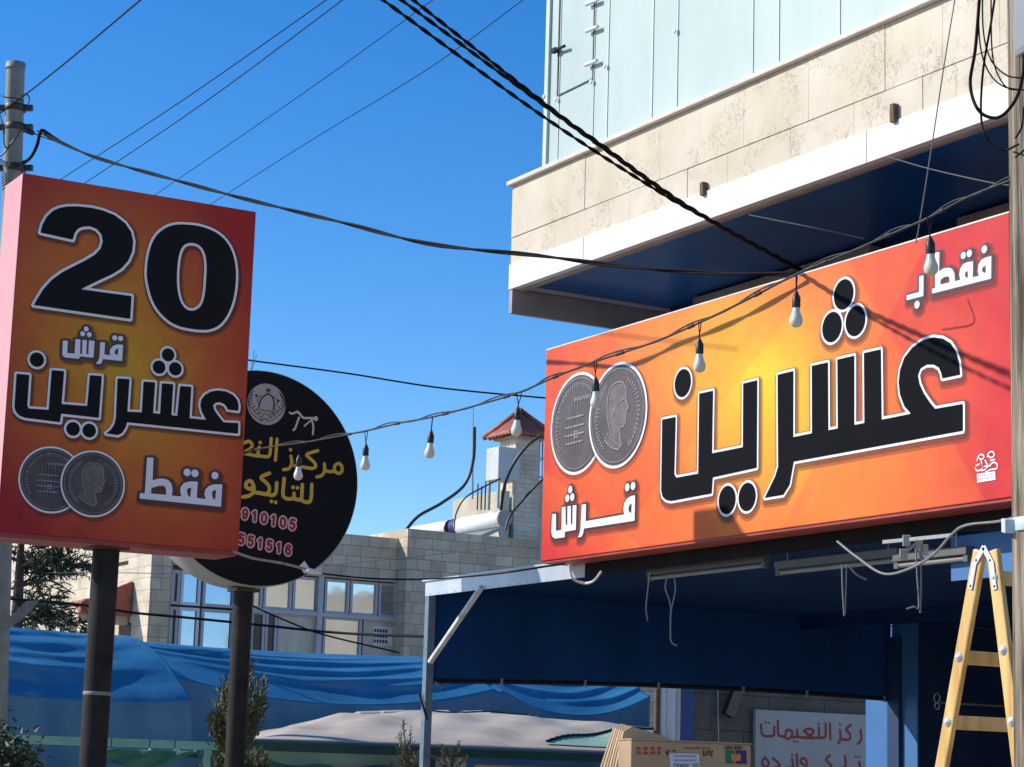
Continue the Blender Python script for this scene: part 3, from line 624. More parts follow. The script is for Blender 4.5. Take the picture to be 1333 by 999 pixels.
# glass upper floor
UG = UO+0.16
VG = onu(709, 110, UG)[1]; ZT = ZC+3.2
MB().box((UG+0.02, VN, ZC+0.002), (UG+0.05, VG-0.03, ZT)).build('glass_wall', m_glass, B)
MB().box((UG+0.052, VG-0.05, ZC+0.002), (15.0, VG-0.02, ZT)).build('glass_wall', m_glass, B)
MB().box((UG-0.005, VG-0.06, ZC+0.001), (UG+0.06, VG, ZT)).build('corner_post', m_mull, B, bevel=0.004)
for x, y, wd in ((725, 150, 0.012), (770, 150, 0.010), (789, 100, 0.022), (846, 130, 0.03), (880, 60, 0.014), (978, 50, 0.012), (1011, 40, 0.03), (1090, 20, 0.03)):
    v = onu(x, y, UG)[1]
    MB().box((UG+0.013, v-wd*0.4, ZC+0.002), (UG+0.0195, v+wd*0.4, ZT)).build('mullion', m_mull, B)
for v in (8.8, 7.9, 6.9, 6.0, 5.0, 4.0): MB().box((UG+0.013, v-0.012, ZC+0.002), (UG+0.0195, v+0.012, ZT)).build('mullion', m_mull, B)
m_gap = mat('dark_gap', (0.05, 0.07, 0.07), 0.6)
pA, pB, pC_ = onu(727, 0, UG), onu(724, 122, UG), onu(770, 105, UG)
hz = (pB[2]+pC_[2])/2
b = MB(); b.box((UG+0.008, pB[1]-0.007, hz), (UG+0.024, pB[1]+0.007, ZT)); b.box((UG+0.008, pC_[1], hz-0.005), (UG+0.024, pB[1], hz+0.005)); b.box((UG+0.0075, pC_[1]-0.006, hz), (UG+0.0245, pC_[1]+0.006, ZT))
b.build('hatch_gap', m_gap, B)
for x, y in ((771, 3), (771, 38), (770, 82)):
    p0 = onu(x-8, y+3, UG-0.02); p1 = onu(x+7, y-3, UG-0.02)
    MB().tube([p0, p1], 0.018, 10).build('hinge', m_fas, B)
p0 = onu(722, 66, UG-0.02); p1 = onu(735, 60, UG-0.03)
b = MB(); b.tube([p0, p1], 0.014, 8); b.obox(p0, (0.02, 0, 0), (0, 0.035, 0), (0, 0, 0.02)); b.build('latch', m_dark, B)
b = MB()
for x, y in ((709, 126), (724, 130), (770, 107), (788, 87), (879, 41)):
    p = onu(x, y, UG); b.lathe(p, [(0.022, -0.005), (0.02, -0.012), (0.0, -0.014)], (1, 0, 0), 12)
b.build('fixing_cap', m_fas, B)
MB().box((UG, VN, ZT), (15.0, VG, ZT+0.25)).build('roof_slab', m_grey, B)
# walls below: recessed front wall with grey lintels, canopy back wall
UW = 10.85
MB().box((UW, VN, GZ+3.2), (UW+0.2, VF-0.12, ZS+0.044)).build('upper_wall', m_navy, B)
for x0, x1, y, hh in ((902, 1132, 398, 0.22), (1246, 1345, 300, 0.20)):
    q0, q1 = onu(x0, y, UW-0.12), onu(x1, y, UW-0.12); zt = (onu(905, 388, UW-0.12)[2]+onu(1319, 262, UW-0.12)[2])/2
    MB().box((UW-0.12, q1[1], zt-0.8), (UW-0.002, q0[1], zt)).build('lintel', m_grey, B)
q0 = onu(848, 405, UO+1.62)
MB().box((UO+1.625, VF-0.05, ZS-0.6), (UW+0.1, VF-0.022, ZS-0.004)).build('wall_end', m_fas, B)
# unseen slab added as a rear wing, shaped for reflections in the house windows
m_end = m_stain
MB().box((22.3, 14.7, GZ), (34, VF-0.3, 6.1)).build('rear_wing', m_end, B)
b = MB(); b.prism([(22.3, VF-0.302, 6.101), (34, VF-0.302, 6.101), (34, VF-0.302, 6.5), (29, VF-0.302, 7.0), (27.2, VF-0.302, 6.4), (26.0, VF-0.302, 6.45), (25.2, VF-0.302, 6.15), (24.8, VF-0.302, 7.6), (22.3, VF-0.302, 7.7)], (0, -0.6, 0)); b.build('roof_parapet', m_end, B)

# ================================================================== SHOP CANOPY under the sign
m_galv = mat('galvanised_trim', (0.42, 0.50, 0.60), 0.35, col2=(0.60, 0.66, 0.72), scale=2.5, metallic=0.25)
m_tarp_nv = mat('navy_tarpaulin', (0.005, 0.048, 0.18), 0.75, 0.3, 1.2, spec=0.2, stretch=(1, 1, 0.25), bump=0.15, bscale=6)
m_ceil = mat('dark_ceiling', (0.003, 0.026, 0.095), 0.8, 0.3, 2, spec=0.1)
m_post = mat('post_paint', (0.13, 0.19, 0.25), 0.5, 0.3, 8)
UCF = 9.27
pt = onu(554, 756, UCF); VCE = pt[1]; ZCT = pt[2]; ZCB = onu(557, 776, UCF)[2]
UCB = onv(1157, 910, VCE)[0]
CN = thing('shop_canopy', 'dark blue flat canopy with a navy tarpaulin end wall and steel corner post', 'canopy', (UCF, VCE, GZ))
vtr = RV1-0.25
MB().box((UCF, vtr, ZCB), (UCF+0.012, VCE, ZCT)).build('front_trim', m_galv, CN)
MB().box((UCF+0.002, VN+0.3, ZCB), (UCF+0.0125, vtr-0.002, ZCT-0.011)).build('shaded_trim', mat('trim_shade_dark', (0.012, 0.011, 0.014), 0.7, 0.4, 4, spec=0.15), CN)  # front trim under the sign; the sign's shade put into its dark colour
b = MB()
for i in range(14): b.lathe((UCF-0.001, VCE-0.1-i*0.16, ZCB+0.015), [(0.006, 0), (0.005, -0.004)], (1, 0, 0), 6)
b.build('trim_rivets', m_metal, CN)
MB().box((UCF+0.0125, VN+0.3, ZCB+0.02), (UCF+0.08, VCE-0.01, ZCT-0.005)).build('front_beam', m_navy, CN)
MB().box((UCF+0.081, VN+0.3, ZCT-0.07), (16.2, VCE-0.005, ZCT-0.012)).build('roof_sheet', m_ceil, CN)
MB().box((UCF-0.02, VN+0.3, ZCT-0.010), (16.2, VCE+0.03, ZCT+0.004)).build('roof_top', m_galv, CN)
b = MB()
for i in range(1):
    v = VCE-6.8; b.box((UCF+0.0815, v-0.025, ZCT-0.13), (15.9, v+0.025, ZCT-0.071))
b.build('purlin', m_ceil, CN)
b = MB()
for u in (13.6,): b.box((u-0.03, VN+0.4, ZCT-0.20), (u+0.03, VCE-0.03, ZCT-0.131))
b.build('cross_beam', m_ceil, CN)
ppl = onu(559, 900, UCF)
MB().box((UCF+0.002, VCE-0.075, GZ), (UCF+0.078, VCE+0.0, ZCB-0.001)).build('post', m_post, CN, bevel=0.004)
MB().bar(onu(560, 862, UCF-0.01), onu(627, 764, UCF-0.01), 0.03, 0.045, (1, 0, 0)).build('brace', mat('light_paint', (0.55, 0.58, 0.58), 0.5, 0.25, 9), CN)
for (x0, y0, x1, y1) in ((546, 904, 556, 937), (567, 888, 578, 897)):
    MB().bar(onu(x0, y0, UCF-0.02), onu(x1, y1, UCF-0.02), 0.012, 0.02, (1, 0, 0)).build('bracket_stub', m_dark, CN)
# end curtain, hanging with a slight sag
nu, nz_ = 60, 14; P = np.zeros((nu, nz_, 3))
zb0, zb1, zbm = onv(567, 886, VCE-0.03)[2], onv(1152, 909, VCE-0.03)[2], onv(850, 890, VCE-0.03)[2]
for i in range(nu):
    t = i/(nu-1); u = UCF+0.08+t*(UCB-UCF-0.08); zb = (1-t)*zb0+t*zb1+4*t*(1-t)*(zbm-(zb0+zb1)/2)*0.9
    for j in range(nz_):
        s_ = j/(nz_-1); z = ZCT-0.02+(zb-ZCT+0.02)*s_
        P[i, j] = (u, VCE-0.03+0.012*math.sin(t*23+s_*2)*s_+0.02*math.sin(t*7+1)*s_, z)
MB().grid(P).build('end_curtain', m_tarp_nv, CN, solid=0.004)
b = MB(); b.tube([(P[i, -1][0], P[i, -1][1], P[i, -1][2]-0.012) for i in range(0, nu, 3)]+[tuple(P[-1, -1]-np.array([0, 0, 0.012]))], 0.02, 8); b.build('curtain_rail', m_dark, CN)
for x in (651, 760, 853, 960, 1050, 1148): 
    b = MB(); i = int(np.argmin([abs((onv(x, 895, VCE-0.03)[0])-P[k, -1][0]) for k in range(nu)])); b.box(P[i, -1]+np.array([-0.012, -0.035, -0.045]), P[i, -1]+np.array([0.012, -0.02, 0.02])); b.build('curtain_clip', m_metal, CN)
# shopfront at the back of the canopy
SF = thing('shopfront', 'deep blue shopfront wall at the back of the canopy behind the ladder', 'shopfront', (UCB, VCE, GZ))
vp0 = onu(1127, 915, UCB+0.01)[1]; vp1 = onu(1194, 950, UCB+0.01)[1]
MB().box((UCB+0.01, vp1, GZ), (UCB+0.03, vp0, ZCT-0.075)).build('pillar_face', m_blue, SF)
MB().box((UCB+0.031, vp1+0.002, GZ), (UCB+0.5, vp0-0.002, ZCT-0.075)).build('shaded_pillar_body', m_navy, SF)  # body of the blue pillar; shade on its near side put into the navy
MB().box((UCB-0.04, VCE-0.2, GZ), (UCB+0.008, VCE-0.02, ZCT-0.21)).build('downpipe_casing', m_navy, SF)
MB().box((16.25, VN+0.2, GZ), (16.35, vp1, ZCT-0.08)).build('back_wall', m_navy, SF)
MB().box((UCB+0.51, vp1+0.01, GZ), (16.24, vp1+0.06, ZCT-0.08)).build('side_wall', m_navy, SF)  # navy too, with the shade on this wall put into the colour
pw0 = onu(1246, 918, 16.2); pw1 = onu(1345, 999, 16.2)
MB().box((16.2, pw1[1], 0.6), (16.245, pw0[1], pw0[2])).build('shop_window', mat('dim_window', (0.13, 0.135, 0.13), 0.4, 0.2, 2), SF)
pw = onu(1282, 960, 16.15)
MB().box((16.12, pw[1]-0.14, GZ), (16.19, pw[1]+0.14, pw0[2]-0.05)).build('window_post', m_dark, SF)
pr = onu(1215, 918, UCB+0.3)
# rolled blue valance strip near the street, catching the sun
UVL = UCF+0.085
v0 = onu(1238, 740, UVL)[1]; zv1 = onu(1240, 756.5, UVL)[2]; zv0 = onu(1238, 716, UVL)[2]
VS = MB().box((UVL, 7.0, zv1), (UVL+0.012, v0, ZCB-0.01)).build('valance_strip', m_blue)
tag(VS, 'short light blue valance strip hanging under the canopy right behind the ladder top', 'valance')
# iron ring on the wall
pr = onu(1214, 912, UCB-0.06)
rg = MB(); 
for dz, rr in ((0.03, 0.045), (-0.05, 0.035)):
    rg.tube([(UCB+0.0, pr[1]+rr*math.cos(a), pr[2]+dz+rr*math.sin(a)) for a in np.linspace(0, 2*math.pi, 20)], 0.008, 6, False)
rg.box((UCB-0.0, pr[1]-0.012, pr[2]-0.03), (16.25, pr[1]+0.012, pr[2]-0.01))
tag(rg.build('wall_ring', m_metal), 'small pair of metal rings on an arm low on the dark shopfront', 'ring')

# fluorescent battens under the canopy
m_bat = mat('batten_enamel', (0.10, 0.105, 0.10), 0.6, 0.2, 6)
m_tube = mat('unlit_tube', (0.20, 0.21, 0.20), 0.35, 0.08, 4)
for (x0, y0, x1, y1, uu, lab) in ((845, 748, 998, 731, UCF+0.13, 'unlit fluorescent batten under the sign, farthest left of three'), (1012, 742, 1172, 722, UCF+0.13, 'unlit fluorescent batten in the middle under the canopy, behind the drooping cable'), (1166, 733, 1262, 719, UCF+0.045, 'unlit fluorescent batten just left of the ladder top')):
    p0 = onu(x0, y0, uu); p1 = onu(x1, y1, uu); z = (p0[2]+p1[2])/2
    F_ = thing('fluorescent_batten', lab, 'light fitting', (uu, (p0[1]+p1[1])/2, z), 'fluorescent battens under the canopy')
    MB().box((uu-0.03, p1[1], z-0.005), (uu+0.03, p0[1], z+0.05)).build('housing', m_bat, F_, bevel=0.004)
    MB().tube([(uu, p0[1]-0.03, z-0.03), (uu, p1[1]+0.03, z-0.03)], 0.016, 10).build('tube', m_tube, F_)
    for v in (p0[1]-0.02, p1[1]+0.02): MB().box((uu-0.018, v-0.02, z-0.05), (uu+0.018, v+0.02, z-0.0055)).build('lamp_holder', m_bat, F_)
    for v in (p0[1]-0.12, p1[1]+0.12): MB().tube([(uu, v, z+0.05), (uu, v, ZCT-0.06)], 0.006, 6).build('hanger', m_metal, F_)
# ================================================================== STONE HOUSE far left
m_block = mat_blocks('grey_stone_blocks', (0.54, 0.44, 0.315), (0.72, 0.605, 0.45), (0.36, 0.29, 0.21), 0.36, 0.19, mortar_size=0.008)
m_lime = mat_blocks('pale_limestone', (0.60, 0.53, 0.41), (0.68, 0.61, 0.49), (0.42, 0.36, 0.28), 0.40, 0.19, mortar_size=0.007)
m_brick = mat_blocks('chimney_stone', (0.60, 0.52, 0.41), (0.68, 0.60, 0.48), (0.43, 0.36, 0.28), 0.5, 0.095, mortar_size=0.006)
m_rtile = mat('red_roof_tile', (0.34, 0.09, 0.06), 0.65, 0.3, 8)
m_alu = mat('grey_aluminium', (0.50, 0.48, 0.48), 0.5, 0.08, 4)
m_wfr = mat('white_window_frame', (0.75, 0.77, 0.80), 0.45, 0.05, 4)
m_pane = bpy.data.materials.new('mirror_pane'); m_pane.use_nodes = True
_p = m_pane.node_tree.nodes['Principled BSDF']; _p.inputs['Base Color'].default_value = (0.62, 0.64, 0.66, 1); _p.inputs['Metallic'].default_value = 0.92; _p.inputs['Roughness'].default_value = 0.04
_n = m_pane.node_tree.nodes.new('ShaderNodeTexNoise'); _n.inputs['Scale'].default_value = 1.4
_t = m_pane.node_tree.nodes.new('ShaderNodeTexCoord'); m_pane.node_tree.links.new(_t.outputs['Object'], _n.inputs['Vector'])
_b = m_pane.node_tree.nodes.new('ShaderNodeBump'); _b.inputs['Strength'].default_value = 0.05; _b.inputs['Distance'].default_value = 0.05
m_pane.node_tree.links.new(_n.outputs['Fac'], _b.inputs['Height']); m_pane.node_tree.links.new(_b.outputs[0], _p.inputs['Normal'])
m_pane2 = m_pane.copy(); m_pane2.name = 'sky_tinted_mirror_pane'; m_pane2.node_tree.nodes['Principled BSDF'].inputs['Base Color'].default_value = (0.30, 0.40, 0.55, 1)  # deeper sky blue of the reflection put into the pane tint
m_curt = mat('drawn_curtain', (0.55, 0.47, 0.33), 0.6, col2=(0.68, 0.62, 0.50), scale=2.5, spec=0.6, stretch=(2.5, 1, 0.35))
m_net = mat('dark_pane', (0.05, 0.05, 0.055), 0.2, 0.3, 2)
VH = 34.0
H = thing('stone_house', 'large stone-block house with grey framed windows and a red tiled chimney tower', 'house', (onv(430, 760, VH)[0], VH, 0))
hx = lambda x, y, v=VH: onv(x, y, v)
u0, u1, u2 = hx(196, 780)[0], hx(530, 720)[0], hx(760, 720)[0]
zt1 = hx(480, 698)[2]; zt2 = onv(600, 694.5, VH-0.35)[2]
uu1 = onv(530, 720, VH-0.35)[0]
# wall with a window recess: pieces around the openings
wx0, wx1 = hx(330, 800)[0], hx(526, 800)[0]; wzt = hx(430, 751.5)[2]; wzb = hx(430, 905)[2]
lx0, lx1 = hx(222, 790)[0], hx(305, 790)[0]; lzt = hx(262, 744)[2]
zb_ = 0.0
b = MB()
b.box((u0, VH, max(wzt, lzt)), (u1, VH+0.4, zt1))
b.box((wx1, VH, zb_), (u1, VH+0.4, max(wzt, lzt)-0.0005)); b.box((lx1, VH, zb_), (wx0, VH+0.4, max(wzt, lzt)-0.0005))
b.box((lx0-0.001, VH+0.001, zb_), (wx1, VH+0.39, wzb)); b.box((u0, VH, zb_), (lx0-0.002, VH+0.4, max(wzt, lzt)-0.0005))
b.build('wall', m_block, H)
MB().box((uu1, VH-0.35, zb_), (u2+4, VH+6, zt2)).build('wall', m_block, H)
MB().box((u0+0.5, VH+0.401, zb_), (u1, VH+9, zt1-0.25)).build('body', m_stain, H)
def window(x0, x1, yt, yb, kind, frame, vv=VH+0.12, fw=0.05):
    a = hx(x0, (yt+yb)/2, vv)[0]; c = hx(x1, (yt+yb)/2, vv)[0]; xm = (x0+x1)/2
    z1 = hx(xm, yt, vv)[2]; z0 = hx(xm, yb, vv)[2]
    m = MB(); m.box((a, vv-0.04, z0), (a+fw, vv+0.04, z1)); m.box((c-fw, vv-0.04, z0), (c, vv+0.04, z1)); m.box((a+fw, vv-0.039, z1-fw), (c-fw, vv+0.039, z1)); m.box((a+fw, vv-0.039, z0), (c-fw, vv+0.039, z0+fw))
    f = m.build('window', frame, H)
    MB().box((a+fw-0.004, vv-0.004, z0+fw-0.004), (c-fw+0.004, vv+0.004, z1-fw+0.004)).build('pane', kind, f)
    return f
# big grey window wall (slopes of the photo are only perspective: keep heights constant)
def wrow(xs, y_at, y_bot, kinds, frame, vv=VH+0.12):
    za, zbm = hx(430, y_at, vv)[2], hx(430, y_bot, vv)[2]
    for (x0, x1), k in zip(xs, kinds):
        a = hx(x0, 790, vv)[0]; c = hx(x1, 790, vv)[0]; fw = 0.045
        m = MB(); m.box((a, vv-0.04, zbm), (a+fw, vv+0.04, za)); m.box((c-fw, vv-0.04, zbm), (c, vv+0.04, za)); m.box((a+fw, vv-0.039, za-fw), (c-fw, vv+0.039, za)); m.box((a+fw, vv-0.039, zbm), (c-fw, vv+0.039, zbm+fw))
        f = m.build('window', frame, H); tl_ = random.uniform(-0.004, 0.004)
        pb = MB(); pb.add([(a+fw, vv+tl_, zbm+fw), (c-fw, vv-tl_, zbm+fw), (c-fw, vv-tl_, za-fw), (a+fw, vv+tl_, za-fw)], [(0, 1, 2, 3)]); pb.build('pane', k, f, solid=0.006)
wrow([(305, 340), (341.5, 378), (379.5, 414), (421, 453), (454.5, 490), (491.5, 524)], 754, 799, [m_pane]*6, m_alu)
wrow([(327, 345), (346, 361), (362, 414), (421, 471), (473, 522)], 803, 900, [m_net, m_net, m_curt, m_pane, m_curt], m_alu)
zq = hx(430, 801, VH+0.1)[2]
b = MB(); b.box((hx(305, 800)[0], VH+0.03, zq-0.04), (hx(526, 800)[0], VH+0.075, zq+0.03)); q = hx(417.5, 800); b.box((q[0]-0.05, VH+0.02, wzb), (q[0]+0.05, VH+0.0745, wzt)); b.build('transom', m_alu, H)
# left windows, panes tinted for the blue sky they mirror, in white frames
vv = VH+0.1
z_t, z_m, z_b = hx(262, 745, vv)[2], hx(262, 791, vv)[2], hx(262, 880, vv)[2]
for x0, x1, fr, kk_ in ((221, 232, m_alu, m_net), (233, 259, m_wfr, m_pane), (262, 304, m_alu, m_pane)):
    a, c = hx(x0, 790, vv)[0], hx(x1, 790, vv)[0]; fw = 0.05
    for za, zbm in ((z_t, z_m+0.02), (z_m-0.02, z_b)):
        m = MB(); m.box((a, vv-0.04, zbm), (a+fw, vv+0.04, za)); m.box((c-fw, vv-0.04, zbm), (c, vv+0.04, za)); m.box((a+fw, vv-0.039, za-fw), (c-fw, vv+0.039, za)); m.box((a+fw, vv-0.039, zbm), (c-fw, vv+0.039, zbm+fw))
        f = m.build('window', fr, H)
        t_ = 0.16 if kk_ is m_pane else 0
        pb = MB(); pb.add([(a+fw, vv, zbm+fw), (c-fw, vv, zbm+fw), (c-fw, vv, za-fw), (a+fw, vv, za-fw)], [(0, 1, 2, 3)]); pb.build('pane', m_pane2 if kk_ is m_pane else kk_, f, solid=0.006)
# paper notice in the right window
p0, p1 = hx(486, 815, VH+0.1), hx(510, 842, VH+0.1)
b = MB(); b.box((p0[0], VH+0.095, p1[2]), (p1[0], VH+0.1, p0[2])); N_ = b.build('window_notice', mat('paper', (0.72, 0.70, 0.66), 0.7), H)
for i in range(3):
    b = MB(); zz = p0[2]-(p0[2]-p1[2])*(0.22+0.27*i)
    for k in range(5): b.box((p0[0]+0.02+k*0.055, VH+0.092, zz-0.03), (p0[0]+0.055+k*0.055, VH+0.0945, zz+0.025))
    b.build('printed_line', m_dark, N_)
# left stone wing: sunlit side face, shaded front face, tiled porch roof
VB = 32.6
ub = onv(195, 770, VB)[0]; ub2 = onv(221, 770, VB)[0]; zbk = onv(195, 640, VB)[2]
MB().box((ub, VB, 0), (ub2, VB+14, zbk)).build('wing_wall', m_lime, H)
MB().box((ub+0.02, VB-0.003, 0), (ub2-0.001, VB-0.0005, zbk)).build('wing_front', m_block, H)
c1 = onu(170, 812, ub-0.01); c0_ = onu(155, 812, ub-0.01)
MB().box((ub-0.012, c1[1], 0.8), (ub-0.001, c0_[1], onu(162, 812, ub)[2])).build('wing_window', m_net, H)
vent0 = onu(158, 734, ub-0.01)
MB().box((ub-0.008, vent0[1]-0.3, vent0[2]-0.03), (ub-0.001, vent0[1]+0.3, vent0[2]+0.03)).build('vent_slot', m_dark, H)
pr0 = onu(172, 775, ub-0.02); va = pr0[1]; vb_ = onu(103, 790, ub-0.6)[1]; zr = onu(172, 757, ub-0.02)[2]; ze = onu(172, 777, ub-0.7)[2]; PJ = 0.85
nr = int((vb_-va)/0.055)
Pg = np.zeros((nr+1, 9, 3))
for i in range(nr+1):
    v = va+(vb_-va)*i/nr; s_ = abs(math.sin(math.pi*i/4))*0.035; hip = min(1, (vb_-v)/1.4)
    for j in range(9):
        t = j/8; Pg[i, j] = (ub-0.02-PJ*t, v, ze+(zr-ze)*(1-t)*hip+s_+0.018*(j % 2))
MB().grid(Pg).build('porch_roof', m_rtile, H, solid=0.04)
MB().prism([(ub-0.021, va-0.001, zr), (ub-0.02-PJ, va-0.001, ze), (ub-0.02-PJ, va-0.001, ze-0.16), (ub-0.021, va-0.001, ze-0.16)], (0, 0.12, 0)).build('porch_gable', m_rtile, H)
b = MB(); b.box((ub-PJ, va+0.14, ze-0.30), (ub-PJ+0.14, vb_-0.1, ze-0.05)); b.box((ub-PJ+0.141, va+0.13, ze-0.30), (ub-0.02, va+0.3, ze-0.06)); b.build('porch_beam', m_lime, H)
for v in (vb_-0.3,): MB().box((ub-PJ+0.001, v, 0), (ub-PJ+0.139, v+0.14, ze-0.301)).build('porch_post', m_lime, H)
# chimney tower
VT = 36.5
uc0 = onv(670.5, 620, VT)[0]; uc1 = onv(701, 620, VT)[0]; zc = onv(672, 566, VT)[2]
vc1 = onu(650.5, 600, uc0)[1]
TW = MB().box((uc0, VT, 1), (uc1, vc1, zc)).build('chimney_tower', m_brick, H)
MB().box((uc1-0.15, VT+0.3, 1), (uc1+0.55, vc1, onv(712, 625, VT)[2])).build('tower_annex', m_brick, H)
e = 0.24; cu, cv = (uc0+uc1)/2, (VT+vc1)/2; za = onv(677, 537, cv)[2]
b = MB()
cs = [(uc0-e, VT-e), (uc1+e, VT-e), (uc1+e, vc1+e), (uc0-e, vc1+e)]; cz = zc-0.02
for k in range(4):
    p, q = np.array([*cs[k], cz]), np.array([*cs[(k+1) % 4], cz]); ap = np.array([cu, cv, za]); nn = 33
    G = np.zeros((nn, 7, 3))
    for i in range(nn):
        for j in range(7):
            t = j/6; bp_ = p+(q-p)*(i/(nn-1)); G[i, j] = bp_*(1-t)+ap*t; G[i, j, 2] += 0.035*abs(math.sin(math.pi*i/4))*(1-t)+0.018*(j % 2)
    b.grid(G)
    b.tube([p+np.array([0, 0, 0.04]), ap+np.array([0, 0, 0.04])], 0.055, 6)
b.build('tower_roof', m_rtile, TW, solid=0.03)
MB().box((uc0-0.1, VT-0.1, zc-0.06), (uc1+0.1, vc1+0.1, zc-0.022)).build('eaves_board', m_grey, TW)
# parapet with sun on its street side
up0 = onv(652, 660, 37)[0]; vA = onu(652, 640, up0-0.3)[1]; vBp = onu(590, 655, up0-0.3)[1]; zp = onu(620, 645, up0-0.3)[2]
MB().box((up0-0.3, vA, 1), (up0-0.1, vBp, zp)).build('roof_parapet', m_stain, H)

# rooftop things
m_tank = mat('white_tank', (0.80, 0.80, 0.78), 0.35, 0.04, 3); m_tcap = mat('grey_cap', (0.26, 0.26, 0.25), 0.5, 0.15, 5)
VK = 35.2
for i, (x, y, L_, lab) in enumerate(((657, 675, 1.95, 'white solar water tank on the house roof, in front of the chimney tower'), (581, 690, 1.6, 'white solar water tank with dark blue end on the roof, left of the other tank'))):
    p0 = onv(x, y, VK+i*2.3) if i == 0 else None
    if i == 0: base = p0; vs = VK
    else: p0 = base+np.array([0.02, 2.15, 0.0]); vs = p0[1]
    rT = 0.165
    T_ = thing('solar_water_tank', lab, 'water tank', (p0[0], vs+L_/2, p0[2]-rT-0.35), 'solar water tanks on the roof')
    MB().lathe(p0, [(rT*0.9, 0.0), (rT, 0.02), (rT, L_-0.02), (rT*0.9, L_)], (0, 1, 0), 28).build('tank_body', m_tank, T_)
    MB().lathe(p0, [(rT*0.93, -0.012), (rT*0.97, -0.002), (rT*1.004, 0.03)], (0, 1, 0), 28).build('end_cap', m_tcap if i == 0 else mat('blue_cap', (0.02, 0.02, 0.10), 0.5), T_)
    if i == 0: MB().lathe(p0, [(rT*1.006, L_-0.22), (rT*1.006, L_+0.003)], (0, 1, 0), 28).build('end_band', mat('blue_cap', (0.02, 0.02, 0.10), 0.5), T_)
    b = MB(); b.obox(p0+np.array([-0.55, L_/2, -0.42]), (0.5, 0, 0.22), (0, L_*0.46, 0), (-0.012, 0, 0.03)); b.build('solar_panel', mat('panel_glass', (0.25, 0.28, 0.31), 0.15, 0.1, 2), T_)
    b = MB()
    for v in (0.2, L_-0.2): b.bar(p0+np.array([0, v, -0.18]), (p0[0]+0.25, p0[1]+v, zt2-0.5), 0.04, 0.04, (0, 1, 0)); b.bar(p0+np.array([0.0, v, -0.2]), p0+np.array([-1.0, v, -0.72]), 0.03, 0.03, (0, 1, 0))
    b.build('frame', m_metal, T_)
bx0 = onu(633, 600, uc0-0.6); bx1 = onu(649, 600, uc0-0.6); bzt, bzb = onu(641, 583, uc0-0.6)[2], onu(641, 625, uc0-0.6)[2]
RB = thing('rooftop_tank', 'grey square metal tank raised on legs beside the chimney tower', 'tank', (uc0-0.3, (bx0[1]+bx1[1])/2, bzb-0.4))
MB().box((uc0-0.6, bx1[1], bzb), (uc0-0.12, bx0[1], bzt)).build('box', mat('galvanised_box', (0.50, 0.52, 0.52), 0.5, 0.12, 3), RB, bevel=0.01)
for u in (uc0-0.55, uc0-0.2):
    for v in (bx1[1]+0.06, bx0[1]-0.06): MB().box((u-0.025, v-0.025, zp-0.4), (u+0.025, v+0.025, bzb-0.001)).build('leg', m_metal, RB)
# antenna whip, black hoses
m_hose = mat('black_hose', (0.02, 0.022, 0.026), 0.45, 0.2, 10)
def pxcurve(pts, n=8): return spline([dep(*p) for p in pts], n)
wp = pxcurve([(616, 530, 41), (615, 650, 41)], 1)
tag(MB().tube(wp, [0.008, 0.02], 6).build('antenna_mast', m_metal), 'thin upright antenna mast on the roof left of the chimney tower', 'antenna')
tag(MB().tube(pxcurve([(618, 556, 40.5), (616, 600, 40.5), (604, 632, 40.4), (575, 655, 40.3), (545, 672, 40.2), (527, 692, 40)]), 0.032, 8).build('roof_hose', m_hose), 'thick black hose curving up from the roof edge to the antenna mast', 'hose', 'black hoses on the roof')
tag(MB().tube(pxcurve([(652, 623, 39), (630, 634, 39), (606, 648, 39), (594, 668, 39), (591, 690, 38.8)]), 0.016, 6).build('roof_hose', m_hose), 'thin black hose arching from the grey tank down to the left water tank', 'hose', 'black hoses on the roof')
tag(MB().tube(pxcurve([(703, 567, 37.5), (685, 582, 37.5), (668, 605, 37.5), (657, 632, 37.6), (652, 664, 37.8)]), 0.028, 8).build('roof_hose', m_hose), 'black hose sweeping across the chimney tower from eaves to water tank', 'hose', 'black hoses on the roof')
tag(MB().tube(pxcurve([(712, 622, 37.5), (700, 630, 37.5), (680, 652, 37.5), (664, 672, 37.4), (658, 690, 37.3)]), 0.022, 8).build('roof_hose', m_hose), 'black hose running diagonally in front of the chimney tower base', 'hose', 'black hoses on the roof')
for x in (622, 627, 632): 
    p = dep(x, 640, 40.6); tag(MB().tube([p-np.array([0, 0, 0.35]), p+np.array([0, 0, 0.1+0.05*(x % 3)])], 0.014, 6).build('rebar_stub', m_rust), 'short rusty reinforcing bar sticking up from the roof parapet', 'rebar', 'reinforcing bars on the roof parapet')
pR = onv(706, 600, 37.0)
AF = thing('roof_frame', 'grey metal frame standing on the roof at the left edge of the orange sign', 'frame', (pR[0], 37.0, pR[2]-1))
for x in (702.5, 706.5, 710): 
    p = onv(x, 575, 37.0); MB().tube([p, (p[0], p[1], p[2]-0.9)], 0.018, 6).build('upright', m_metal, AF)
for y in (597, 621): MB().bar(onv(700, y, 37.0), onv(722, y+1.5, 37.0), 0.04, 0.04).build('rail', m_metal, AF)

